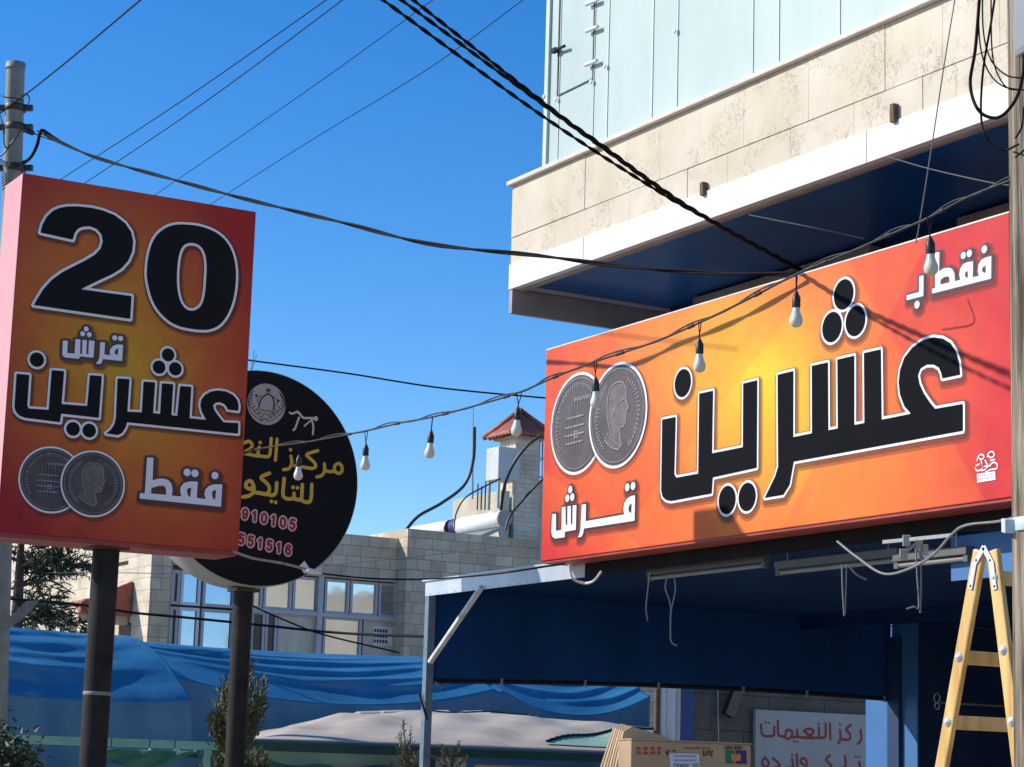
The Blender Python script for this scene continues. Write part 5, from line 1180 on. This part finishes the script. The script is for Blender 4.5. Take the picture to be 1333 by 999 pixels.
# wires around the right sign and soffit
wire('hanging_wire', 'thin wire dropping from above in front of the white fascia to the string of bulbs', [(1248, -20, 8.9), (1243, 0, 8.9), (1229, 85, 8.9), (1213, 190, 9.1), (1198, 285, 9.4), (1192, 318, 9.5)], 0.0028, m_cabg)
wire('hanging_wire', 'thin grey wire slanting under the blue soffit from the fascia toward the wooden pole', [(1155, 204, 14.3), (1210, 220, 13.9), (1290, 238, 13.2), (1330, 243, 12.9)], 0.0045, m_cabd)
wire('hanging_wire', 'faint grey wire sagging under the blue soffit above the middle of the sign', [(975, 280, 13.9), (1000, 285, 13.8), (1060, 297, 13.6), (1125, 311, 13.6)], 0.0045, m_cabd)
# rope from the billboard across the round sign to the canopy corner
wire('old_rope', 'frayed pale rope from the billboard corner across the foot of the round sign', [(303, 718, 15.6), (330, 727, 15.8), (365, 733, 16.0), (398, 741, 16.3)], 0.010, mat('old_rope', (0.32, 0.28, 0.23), 0.9, 0.3, 30), None, 'rope')
kn = dep(405, 744, 16.35)
b = MB(); b.lathe(kn, [(0.0, -0.05), (0.02, -0.035), (0.024, 0.0), (0.014, 0.04), (0.005, 0.08)], tuple(Rv-0.25*Uv), 8); b.obox(kn-Rv*0.05+Uv*0.03, Rv*0.02+Uv*0.02, Fv*0.004, Uv*0.03-Rv*0.02)
tag(b.build('plastic_tie', m_fas), 'crumpled white plastic tie where the rope passes the rim of the round sign', 'tie')
wire('guy_wire', 'dark wire running from the white plastic tie to the canopy corner', [(420, 747, 16.4), (480, 753, 16.6), (556, 754, 16.9), (640, 748, 16.2), (735, 734, 14.8)], 0.007, m_cab, None, 'wire')
wire('building_wire', 'black cable strung across the house windows above the blue tents', [(-10, 778, 27), (100, 787, 27), (175, 798, 27), (240, 804, 27), (330, 813, 27), (440, 824, 27), (552, 829, 26)], 0.018, m_cab, None, 'cable')
wire('building_wire', 'thin cable slanting down across the grey house windows', [(320, 785, 27), (360, 803, 27), (420, 826, 27), (520, 850, 27)], 0.012, m_cab, None, 'cable')
wire('building_wire', 'faint thin wire across the stone blocks of the house', [(400, 739, 30), (520, 727, 30), (620, 716, 30), (705, 703, 30)], 0.006, m_cabg, None, 'wire')
wire('building_wire', 'thin wire across the sunlit stone wing left of the billboard pole', [(60, 746, 29), (150, 746, 29), (235, 747, 29)], 0.006, m_cabg, None, 'wire')
# cables under the sign
wire('drooping_cable', 'pale grey cable drooping under the sign toward the ladder', [(1090, 705, 12.6), (1115, 725, 12.4), (1150, 747, 12.1), (1185, 740, 11.8), (1215, 722, 11.6), (1240, 695, 11.3), (1258, 684, 11.0), (1300, 679, 10.6), (1330, 672, 8.6)], 0.0075, m_cabg, None, 'cable')
wire('hanging_wire', 'white cable loop hanging from the left corner of the long sign', [(741, 735, 15.9), (745, 752, 15.9), (758, 759, 15.9), (772, 757, 15.8), (783, 744, 15.8)], 0.010, m_cop, None, 'cable')
for pts, lab in (([(846, 745, 14.8), (843, 770, 14.8), (841, 792, 14.8), (843, 808, 14.8)], 'thin wire dangling from the left end of the leftmost batten'),
    ([(870, 748, 14.8), (866, 765, 14.8), (873, 790, 14.8), (873, 832, 14.8), (881, 841, 14.8)], 'pale wire with a hooked end hanging below the leftmost batten'),
    ([(877, 748, 14.8), (879, 768, 14.8), (873, 800, 14.8), (873, 828, 14.8)], 'second pale wire joining the hooked wire below the leftmost batten'),
    ([(1096, 735, 12.6), (1097, 770, 12.6), (1099, 802, 12.6)], 'left of the two straight wires hanging from the middle batten'),
    ([(1102, 735, 12.6), (1101, 770, 12.6), (1100, 800, 12.6)], 'right of the two straight wires hanging from the middle batten'),
    ([(1192, 715, 12.0), (1194, 750, 12.0), (1196, 790, 12.0), (1190, 790, 12.0), (1180, 793, 12.0)], 'pale wire with a kinked end hanging left of the ladder'),
    ([(1198, 715, 12.0), (1199, 760, 12.0), (1198, 798, 12.0)], 'straight thick wire stub hanging left of the ladder'),
    ([(1105, 737, 12.5), (1115, 748, 12.5), (1128, 755, 12.5)], 'short loose wire curling from the middle batten')):
    wire('dangling_wire', lab, pts, 0.005, m_cabg, 'loose wires hanging under the canopy')
b = MB()
for x, y in ((1180, 704), (1196, 711), (1176, 722), (1203, 716)): b.obox(dep(x, y, 12.1), Rv*0.02, Fv*0.02, Uv*0.03)
b.bar(dep(1170, 728, 12.1), dep(1192, 708, 12.1), 0.015, 0.015); b.bar(dep(1196, 705, 12.1), dep(1200, 730, 12.1), 0.015, 0.015); b.bar(dep(1150, 706, 12.2), dep(1240, 697, 11.9), 0.02, 0.02)
tag(b.build('junction_brackets', m_metal), 'cluster of small steel brackets under the canopy between two battens', 'bracket')
# ================================================================== STRING OF BULBS
def sZ(x): return 1/(1/14.95+(1/8.5-1/14.95)*(x-317)/(1326-317))
sp = [(317, 591), (345, 583), (390, 577), (425, 571), (477, 561), (520, 551), (563, 543), (620, 528), (676, 511), (720, 492), (775, 471), (850, 446), (911, 420), (975, 389), (1037, 357), (1100, 331), (1160, 305), (1210, 283), (1262, 256), (1318, 234)]
pts = [(x, y, sZ(x)) for x, y in sp]
m_str = mat('string_cable', (0.018, 0.018, 0.018), 0.5, 0.3, 20)
SL = [dep(*p) for p in pts]
b = MB(); C = spline(SL, 8); b.tube(C, 0.0055, 6)
C2 = [p+np.array([0, 0, 0.010*math.sin(i*0.55)+0.006])+Rv*0.0 for i, p in enumerate(C)]; b.tube(C2, 0.004, 6)
for i in range(6, len(C)-4, 11): b.tube([C[i], C[i+1]], 0.009, 6)
tag(b.build('string_light_cable', m_str), 'sagging double flex of the festoon lights from the billboard to the wooden pole', 'cable')
m_sock = mat('black_socket', (0.012, 0.012, 0.012), 0.45, 0.2, 20); m_coll = mat('bulb_collar_white', (0.62, 0.62, 0.58), 0.4, 0.04, 10); m_globe = mat('bulb_globe_white', (0.70, 0.64, 0.50), 0.35, 0.04, 10)
def make_bulb():
    t = thing('light_bulb', 'x', 'light bulb', (0, 0, 0), 'festoon bulbs on the string')
    b = MB(); b.tube([(-0.012, 0, 0), (-0.010, 0, -0.03), (-0.001, 0, -0.06), (0, 0, -0.088)], 0.0028, 5); b.tube([(0.014, 0, 0), (0.010, 0, -0.03), (0.001, 0.002, -0.06), (0.001, 0.002, -0.088)], 0.0028, 5); b.build('cord', m_cab, t)
    MB().lathe((0, 0, -0.08), [(0.006, 0), (0.011, -0.012), (0.0165, -0.024), (0.019, -0.03), (0.019, -0.072), (0.0175, -0.076)], (0, 0, 1), 18).build('socket', m_sock, t)
    MB().lathe((0, 0, -0.156), [(0.0155, 0), (0.0165, -0.008), (0.020, -0.024), (0.0265, -0.042), (0.0285, -0.048)], (0, 0, 1), 20).build('bulb_collar', m_coll, t)
    MB().lathe((0, 0, -0.2042), [(0.0285, 0), (0.030, -0.008), (0.0295, -0.018), (0.026, -0.029), (0.019, -0.037), (0.010, -0.041), (0.0, -0.042)], (0, 0, 1), 20).build('bulb_globe', m_globe, t)
    return t
proto = make_bulb()
BL = [(390, 577, 'bulb hanging in front of the round black sign'), (477, 561, 'first bulb right of the round black sign, against open sky'), (563, 543, 'bulb against open sky above the curved roof hose'),
      (676, 511, 'bulb hanging in front of the red tiled chimney roof'), (775, 471, 'bulb hanging over the two coins on the long sign'), (911, 420, 'bulb just above the single dot at the left of the big lettering'),
      (1037, 357, 'bulb left of the three-dot cluster on the long sign'), (1210, 283, 'bulb covering part of the small white word at the upper right of the sign'), (1326, 236, 'bulb half hidden behind the wooden pole')]
for i, (x, y, lab) in enumerate(BL):
    if i == 0: t = proto
    else:
        t = proto.copy(); COL.objects.link(t)
        for ch in list(proto.children):
            c = ch.copy(); COL.objects.link(c); c.parent = t
    j = int(np.argmin([abs(s[0]-x) for s in sp]))
    p = dep(x, y, sZ(x)) if i != 8 else dep(1323, 250, 9.6)
    t.location = tuple(p); t.rotation_euler = (random.uniform(-.05, .05), random.uniform(-.05, .05), random.uniform(0, 3)); t['label'] = lab

# ================================================================== LADDER (wooden A-ladder)
m_lw = mat_wood('varnished_pine', (0.53, 0.30, 0.085), (0.74, 0.49, 0.175), 18, (1, 1, 0.08), rough=0.4, bump=0.1)
m_zinc = mat('zinc_plate', (0.62, 0.63, 0.64), 0.4, 0.12, 15, metallic=0.3)
LU = float(dep(1283, 716, 9.2)[0])
LD = thing('stepladder', 'open wooden stepladder with zinc hinge plates standing beside the wooden pole', 'ladder', (LU+0.25, onu(1280, 850, LU)[1], GZ))
def lp(x, y): return onu(x, y, LU)
lt, lb = lp(1273, 716), lp(1223, 999); rt, rb = lp(1290, 716), lp(1324, 999)
def ext(a, c, z): return a+(c-a)*((z-a[2])/(c[2]-a[2]))
for (top, bot) in ((lt, lb), (rt, rb)):
    foot = ext(top, bot, GZ+0.005); d = nrm(foot-top); wv = nrm(np.cross(d, (1, 0, 0)))
    for off in (0.0, 0.47):
        A = top+np.array([off, 0, 0]); Bq = foot+np.array([off, 0, 0])
        MB().obox((A+Bq)/2+np.array([0.014, 0, 0]), (Bq-A)/2, wv*0.034, np.array([0.014, 0, 0])).build('rail', m_lw, LD, bevel=0.008)
    L_ = np.linalg.norm(foot-top)
    # rungs at the picture's heights, on down to the ground
    ys = (855, 940) if top is lt else (755, 849, 940)
    zr_ = [lp(1262, y)[2] for y in ys]; step = zr_[-2]-zr_[-1]
    while zr_[-1]-step > GZ+0.15: zr_.append(zr_[-1]-step)
    for z in zr_:
        q = ext(top, foot, z)
        MB().obox(q+np.array([0.25, 0, 0]), (0.221, 0, 0), wv*0.011 if False else np.array([0, 0.012, 0]), np.array([0, 0, 0.030])).build('rung', m_lw, LD, bevel=0.004)
        b = MB(); b.lathe(q+np.array([-0.0005, 0, 0]), [(0.021, 0), (0.020, -0.004), (0.008, -0.0045), (0.007, -0.009), (0, -0.010)], (1, 0, 0), 16); b.build('bolt', m_zinc, LD)
ap = lp(1281.5, 713)
for off in (-0.0045, 0.5025):
    for (top, bot, dx) in ((lt, lb, 0.0), (rt, rb, 0.0)):
        d = nrm(bot-top); s0 = ap+np.array([off, 0, 0]); s1 = top+d*0.06+np.array([off, 0, 0]); s2 = top+d*0.17+np.array([off, 0, 0])
        b = MB(); b.bar(s0, s1, 0.004, 0.026, nrm(np.cross((1, 0, 0), s1-s0))) if False else None
        for a_, c_2 in ((s0, s1), (s1, s2)):
            dd = nrm(c_2-a_); n2 = nrm(np.cross(dd, (1, 0, 0))); b.obox((a_+c_2)/2, (c_2-a_)/2*1.08, n2*0.013, (0.002 if a_ is s0 else 0.0022, 0, 0))
        b.build('hinge_plate', m_zinc, LD, bevel=0.002)
        b = MB()
        for q in (s0*0.2+s1*0.8, s2-(s2-s1)*0.1): b.lathe(q+np.array([-0.0025 if off < 0 else 0.0025, 0, 0]), [(0.006, 0), (0.0, -0.004)], (1, 0, 0), 8)
        b.build('screw', m_dark, LD)

# ================================================================== CARDBOARD
m_card = mat('cardboard', (0.36, 0.235, 0.135), 0.85, col2=(0.46, 0.32, 0.19), scale=3, bump=0.15, bscale=20)
m_cardd = mat('cardboard_edge', (0.55, 0.42, 0.28), 0.85, 0.2, 10)
VC = 9.0
c0 = onv(822, 964, VC); c1 = onv(978, 967, VC)
zt_ = (c0[2]+c1[2])/2; hB = 0.42; dB = 0.12
CB = thing('cardboard_box', 'printed brown cardboard box lying upside down with a white address label', 'box', ((c0[0]+c1[0])/2, VC+dB/2, zt_-hB))
MB().box((c0[0], VC, zt_-hB), (c1[0], VC+dB, zt_-0.004)).build('box_body', m_card, CB, bevel=0.006)
MB().box((c0[0]-0.004, VC-0.006, zt_-0.004), (c1[0]+0.003, VC+dB*0.45, zt_+0.003)).build('flap', m_card, CB)
MB().box((c0[0]-0.004, VC+dB*0.46, zt_-0.006), (c1[0]+0.003, VC+dB, zt_+0.001)).build('flap', m_card, CB)
MB().box((c1[0]+0.0005, VC+0.004, zt_-hB+0.01), (c1[0]+0.02, VC+dB, zt_-0.02)).build('end_flap', m_steel_dark, CB)
PC = Plane('v', VC); KC = ((800, 880), 6.665)
r1 = []
for row, y in ((0, 632), (1, 670)):
    for i in range(14):
        if i in (3, 7, 11): continue
        x = 190+i*15.2; k = (i*5+row*3) % 4
        r1 += [PC.S([(x, y-13), (x, y+13)], 5, *KC), PC.S([(x, y-13+k*8), (x+8, y-13+k*8)], 5, *KC)]
        if k != 2: r1.append(PC.S([(x+9, y-12), (x+9, y+12)], 5, *KC))
PC.sheet('red_print', r1, mat('red_print', (0.42, 0.04, 0.03), 0.8), CB, 0.002, 0, 0.0016)
bk = [PC.S(P_, 9, *KC) for P_ in ([(770,648),(770,690)], [(772,690),(790,690),(790,655)], [(808,690),(808,650),(826,650),(826,690)], [(842,700),(842,655),(852,655)], [(455,690),(455,650),(475,650)], [(440,660),(470,680)], [(500,650),(530,652)])]
for i in range(13): bk += [PC.S([(600+i*18, 622), (604+i*18, 634), (612+i*18, 622+(i % 3)*6)], 4, *KC)]
for i in range(9): bk += [PC.S([(950+i*19, 605), (952+i*19, 640), (960+i*19, 620)], 7 if i % 4 else 3, *KC)]
PC.sheet('black_print', bk, m_black, CB, 0.002, 0, 0.0016)
PC.sheet('green_square', [PC.P([(955,648),(1040,648),(1040,762),(965,762)], *KC)], mat('print_green', (0.02, 0.16, 0.07), 0.7), CB, 0.002, 0, 0.003)
PC.sheet('purple_square', [PC.P([(1052,645),(1140,648),(1148,765),(1052,764)], *KC)], mat('print_purple', (0.045, 0.02, 0.11), 0.7), CB, 0.002, 0, 0.003)
PC.sheet('orange_square', [PC.P([(1008,680),(1090,680),(1092,738),(1010,738)], *KC)], mat('print_orange', (0.60, 0.22, 0.06), 0.7), CB, 0.0035, 0, 0.003)
LB = PC.sheet('address_label', [PC.P([(468,672),(728,675),(742,840),(480,840)], *KC)], mat('label_paper', (0.55, 0.56, 0.62), 0.7, 0.04), CB, 0.004, 0, 0.004)
lt_ = []
def glyph(ch, x, y, w_, h_):   # upside-down capitals
    G = {'D': [[(0,0),(0,1),(.6,.95),(1,.6),(1,.4),(.6,.05),(0,0)]], 'R': [[(0,0),(0,1),(.8,1),(.9,.75),(.8,.5),(0,.5)], [(.5,.5),(1,0)]], '.': [[(.2,0),(.3,.05)]], 'A': [[(0,0),(.5,1),(1,0)], [(.2,.4),(.8,.4)]],
         'H': [[(0,0),(0,1)], [(1,0),(1,1)], [(0,.5),(1,.5)]], 'M': [[(0,0),(0,1),(.5,.4),(1,1),(1,0)]]}
    return [PC.S([(x-px_*w_, y+py_*h_) for px_, py_ in s_], 6, *KC) for s_ in G[ch]]
for i, ch in enumerate('DR.AHMAD'): lt_ += glyph(ch, 722-i*28, 762, 18, 32)
for row in range(2):
    for i in range(11): lt_ += [PC.S([(510+i*18, 690+row*36), (514+i*18, 704+row*36), (522+i*18, 692+row*36)], 4, *KC)]
PC.sheet('label_text', lt_, mat('ink_blue', (0.06, 0.07, 0.22), 0.7), LB, 0.0055, 0, 0.0016)
# supporting carton stack below (continues out of the frame)
MB().box((c0[0]+0.02, VC+0.03, GZ), (c1[0]-0.02, VC+dB-0.01, zt_-hB-0.001)).build('carton', m_card, None)
o_ = [o for o in COL.objects if o.name.startswith('carton')][-1]; tag(o_, 'taller plain carton under the printed cardboard box', 'box')
# flattened cartons leaning behind
FCt = []
for i in range(6):
    dv = 0.15+i*0.035; v = VC+dv
    dx = -4*i
    pk = [onv(772-6*i+8, 1015, v), onv(812+dx*0.6, 952-1.0*i, v), onv(822+dx*0.6, 946-0.7*i, v), onv(880+dx*1.1, 966-2*i, v), onv(900+dx, 1015, v)]
    lowp = [p.copy() for p in pk]; lowp[0][2] = lowp[-1][2] = zt_-0.55
    b = MB(); b.prism(lowp, (0, 0.014, 0))
    o = b.build('flattened_carton', m_card if i % 2 else mat('cardboard_pale', (0.48, 0.36, 0.23), 0.85, 0.12, 4))
    tag(o, 'flattened brown carton in the tilted pile behind the printed box', 'cardboard sheet', 'flattened cartons in the tilted pile')
lx = min(v.co.x+FC.location[0] for FC in [o] for v in FC.data.vertices)
MB().box((lx-0.1, VC+0.14, GZ), (c1[0]-0.1, VC+0.5, zt_-0.552)).build('crate', m_lw)
tag([o for o in COL.objects if o.name.startswith('crate')][-1], 'wooden crate carrying the pile of flattened cartons', 'crate')

# ================================================================== VEGETATION
m_con = mat('conifer_needles', (0.016, 0.030, 0.016), 0.7, col2=(0.045, 0.058, 0.028), scale=3)
m_pine = mat('pine_needles', (0.05, 0.065, 0.022), 0.7, col2=(0.115, 0.125, 0.05), scale=5)
m_bark = mat('bark', (0.09, 0.065, 0.05), 0.9, 0.3, 10)
m_bush = mat('bush_leaves', (0.018, 0.042, 0.016), 0.6, col2=(0.04, 0.075, 0.025), scale=6)
m_dry = mat('dry_stems', (0.10, 0.085, 0.05), 0.9, col2=(0.16, 0.14, 0.08), scale=8)
def needle(b, p, d, L_, w_, rnd):
    d = nrm(d); t = nrm(np.cross(d, [rnd.uniform(-1, 1), rnd.uniform(-1, 1), rnd.uniform(-1, 1)])); 
    b.add([p-t*w_, p+t*w_, p+d*L_+t*w_*0.3, p+d*L_-t*w_*0.3], [(0, 1, 2, 3)])
# conifer at far left: horizontal, slightly drooping sprays
rnd = random.Random(3)
VCt = 30.0
ct = onv(18, 830, VCt); 
CT = thing('conifer_tree', 'dark layered conifer at the left edge behind the grey pole', 'tree', (ct[0], VCt, 0))
topz = onv(15, 640, VCt)[2]
MB().tube([(ct[0], VCt, 0), (ct[0]+0.03, VCt, topz*0.6), (ct[0], VCt, topz)], [0.16, 0.10, 0.02], 10).build('trunk', m_bark, CT)
b = MB(); bb = MB()
def spray(end_px, y0_px, n, seed):
    r2 = random.Random(seed)
    e = onv(end_px[0], end_px[1], VCt+r2.uniform(-1.2, 1.0)); s0 = np.array([ct[0], VCt, onv(18, y0_px, VCt)[2]])
    mid = (s0+e)/2+np.array([0, 0, 0.15]); C = spline([s0, mid, e], 10); bb.tube(C, list(np.linspace(0.03, 0.006, len(C))), 5)
    for i in range(n):
        t = r2.uniform(0.12, 1.0)**0.8; k = min(len(C)-2, int(t*(len(C)-1))); p = C[k]+np.array([r2.uniform(-.1, .1), r2.uniform(-.3, .3), r2.gauss(0.0, 0.07)])
        d = nrm(C[k+1]-C[k]); tw = nrm(d*0.8+np.array([r2.gauss(0, .6), r2.gauss(0, .7), r2.gauss(0.12, .38)])); Lt = r2.uniform(0.12, 0.30)
        bb.tube([p, p+tw*Lt], 0.005, 4, False)
        for q in range(11):
            pp_ = p+tw*Lt*q/10; needle(b, pp_, tw*0.8+np.array([r2.gauss(0, .6), r2.gauss(0, .6), r2.gauss(0.1, .6)]), r2.uniform(0.06, 0.12), 0.012, r2)
sprays = [((70, 712), 706, 40), ((108, 708), 702, 50), ((106, 740), 738, 75), ((64, 752), 744, 60), ((84, 747), 742, 45), ((55, 772), 765, 26), ((98, 774), 764, 10), ((112, 822), 810, 45), ((80, 812), 806, 55), ((95, 806), 800, 30), ((40, 830), 815, 30), ((-40, 740), 730, 50), ((-60, 790), 780, 50), ((-30, 700), 680, 50), ((60, 680), 665, 40)]
for i, (e_, y_, n_) in enumerate(sprays): spray(e_, y_, n_, 100+i)
bb.build('branches', m_bark, CT); b.build('crown', m_con, CT)
# small pine behind the round sign's pole
def pine(cx_, vy, tip_list, root_px, lab, seed, dens, mm, nl):
    r2 = random.Random(seed); rt_ = onv(root_px[0], root_px[1], vy)
    t = thing('small_pine', lab, 'shrub', (rt_[0], vy, 0)); b = MB(); bb = MB()
    bb.tube([(rt_[0], vy, 0), (rt_[0], vy, rt_[2])], [0.035, 0.025], 7)
    for (x, y) in tip_list:
        e = onv(x, y, vy+r2.uniform(-.25, .25)); C = spline([np.array([rt_[0], vy, rt_[2]-0.1]), (rt_+e)/2+np.array([(e[0]-rt_[0])*0.25, 0, -0.05]), e], 8); bb.tube(C, list(np.linspace(0.018, 0.005, len(C))), 5)
        for i in range(dens):
            k = r2.randrange(3, len(C)-1); f_ = r2.random(); p = C[k]*(1-f_)+C[k+1]*f_; d = nrm(C[k+1]-C[k])
            off = np.array([r2.gauss(0, .028), r2.gauss(0, .03), r2.gauss(0, .03)])
            needle(b, p+off, d*0.9+np.array([r2.gauss(0, .5), r2.gauss(0, .5), r2.gauss(0.25, .35)]), r2.uniform(nl*0.6, nl), 0.0075, r2)
    bb.build('stem', m_bark, t); b.build('foliage', mm, t); return t
pine(307, 17.9, [(283, 920), (277, 935), (290, 900), (297, 885), (310, 870), (327, 862), (333, 888), (344, 885), (341, 905), (330, 915), (285, 950), (318, 900), (300, 935), (322, 930)], (306, 975), 'bushy little pine rising behind the pole of the round sign', 5, 210, m_pine, 0.075)
pine(300, 18.3, [(290, 975), (300, 970), (315, 975), (335, 980), (345, 992), (285, 990), (325, 990)], (310, 1015), 'lower dark shrub under the little pine beside the round sign pole', 6, 260, m_pine, 0.07)
def stems(px_list, root, vy, lab, seed, name='dry_plant'):
    r2 = random.Random(seed); rt_ = onv(root[0], root[1], vy); t = thing(name, lab, 'plant', (rt_[0], vy, 0)); b = MB(); bb = MB()
    bb.tube([(rt_[0], vy, 0), rt_], [0.02, 0.014], 6)
    for (x, y) in px_list:
        e = onv(x, y, vy+r2.uniform(-.1, .1)); C = spline([rt_, (rt_+e)/2+np.array([r2.uniform(-.02, .02), 0, 0]), e], 8); bb.tube(C, list(np.linspace(0.008, 0.003, len(C))), 4)
        for i in range(75):
            k = r2.randrange(2, len(C)-1); p = C[k]*(1-r2.random())+C[k+1]*r2.random() if False else C[k]+(C[k+1]-C[k])*r2.random()
            needle(b, p+np.array([r2.gauss(0, .012), r2.gauss(0, .012), 0]), np.array([r2.gauss(0, .7), r2.gauss(0, .7), 1.0]), r2.uniform(0.02, 0.045), 0.005, r2)
    bb.build('stem', m_bark, t); b.build('leaves', m_dry, t)
stems([(525, 938), (535, 945), (520, 955), (515, 970), (532, 965), (541, 985), (505, 990), (525, 975), (548, 975)], (528, 1010), 18.6, 'tall dry plant just left of the canopy corner post', 11)
stems([(574, 968), (599, 966), (585, 975), (565, 985), (608, 985), (592, 980), (578, 985)], (585, 1012), 18.6, 'short dry plant just right of the canopy corner post', 12)
r2 = random.Random(21); bc = onv(8, 985, 17.0)
BS = thing('dark_bush', 'dark leafy bush in the bottom left corner', 'bush', (bc[0], 17.0, 0)); b = MB(); bb = MB()
bb.tube([(bc[0], 17, 0), (bc[0], 17, bc[2])], [0.04, 0.02], 6)
for i in range(26):
    a = r2.uniform(0, 6.28); e = bc+np.array([0.24*math.cos(a)*r2.uniform(.4, 1), 0.3*math.sin(a), r2.uniform(-.45, 0.24)]); bb.tube([(bc[0], 17, bc[2]-0.4), e], 0.006, 4, False)
    for q in range(85):
        p = e+np.array([r2.gauss(0, .07), r2.gauss(0, .07), r2.gauss(0, .06)]); needle(b, p, np.array([r2.gauss(0, 1), r2.gauss(0, 1), r2.gauss(0.2, .7)]), r2.uniform(0.03, 0.06), 0.014, r2)
bb.build('stem', m_bark, BS); b.build('foliage', m_bush, BS)
# dry twig on top of the round sign
tw = MB(); t0 = np.array([onv(326, 483, VD+0.1)[0], VD+0.1, onv(326, 483, VD+0.1)[2]-0.01])
for e in ((331, 456), (334, 462), (328, 468)): tw.tube([t0, (t0+onv(e[0], e[1], VD+0.1))/2+np.array([0.01, 0, 0]), onv(e[0], e[1], VD+0.1)], 0.003, 5)
tag(tw.build('dry_twig', m_dry), 'tiny dry twig sprouting from the top of the round sign', 'twig')
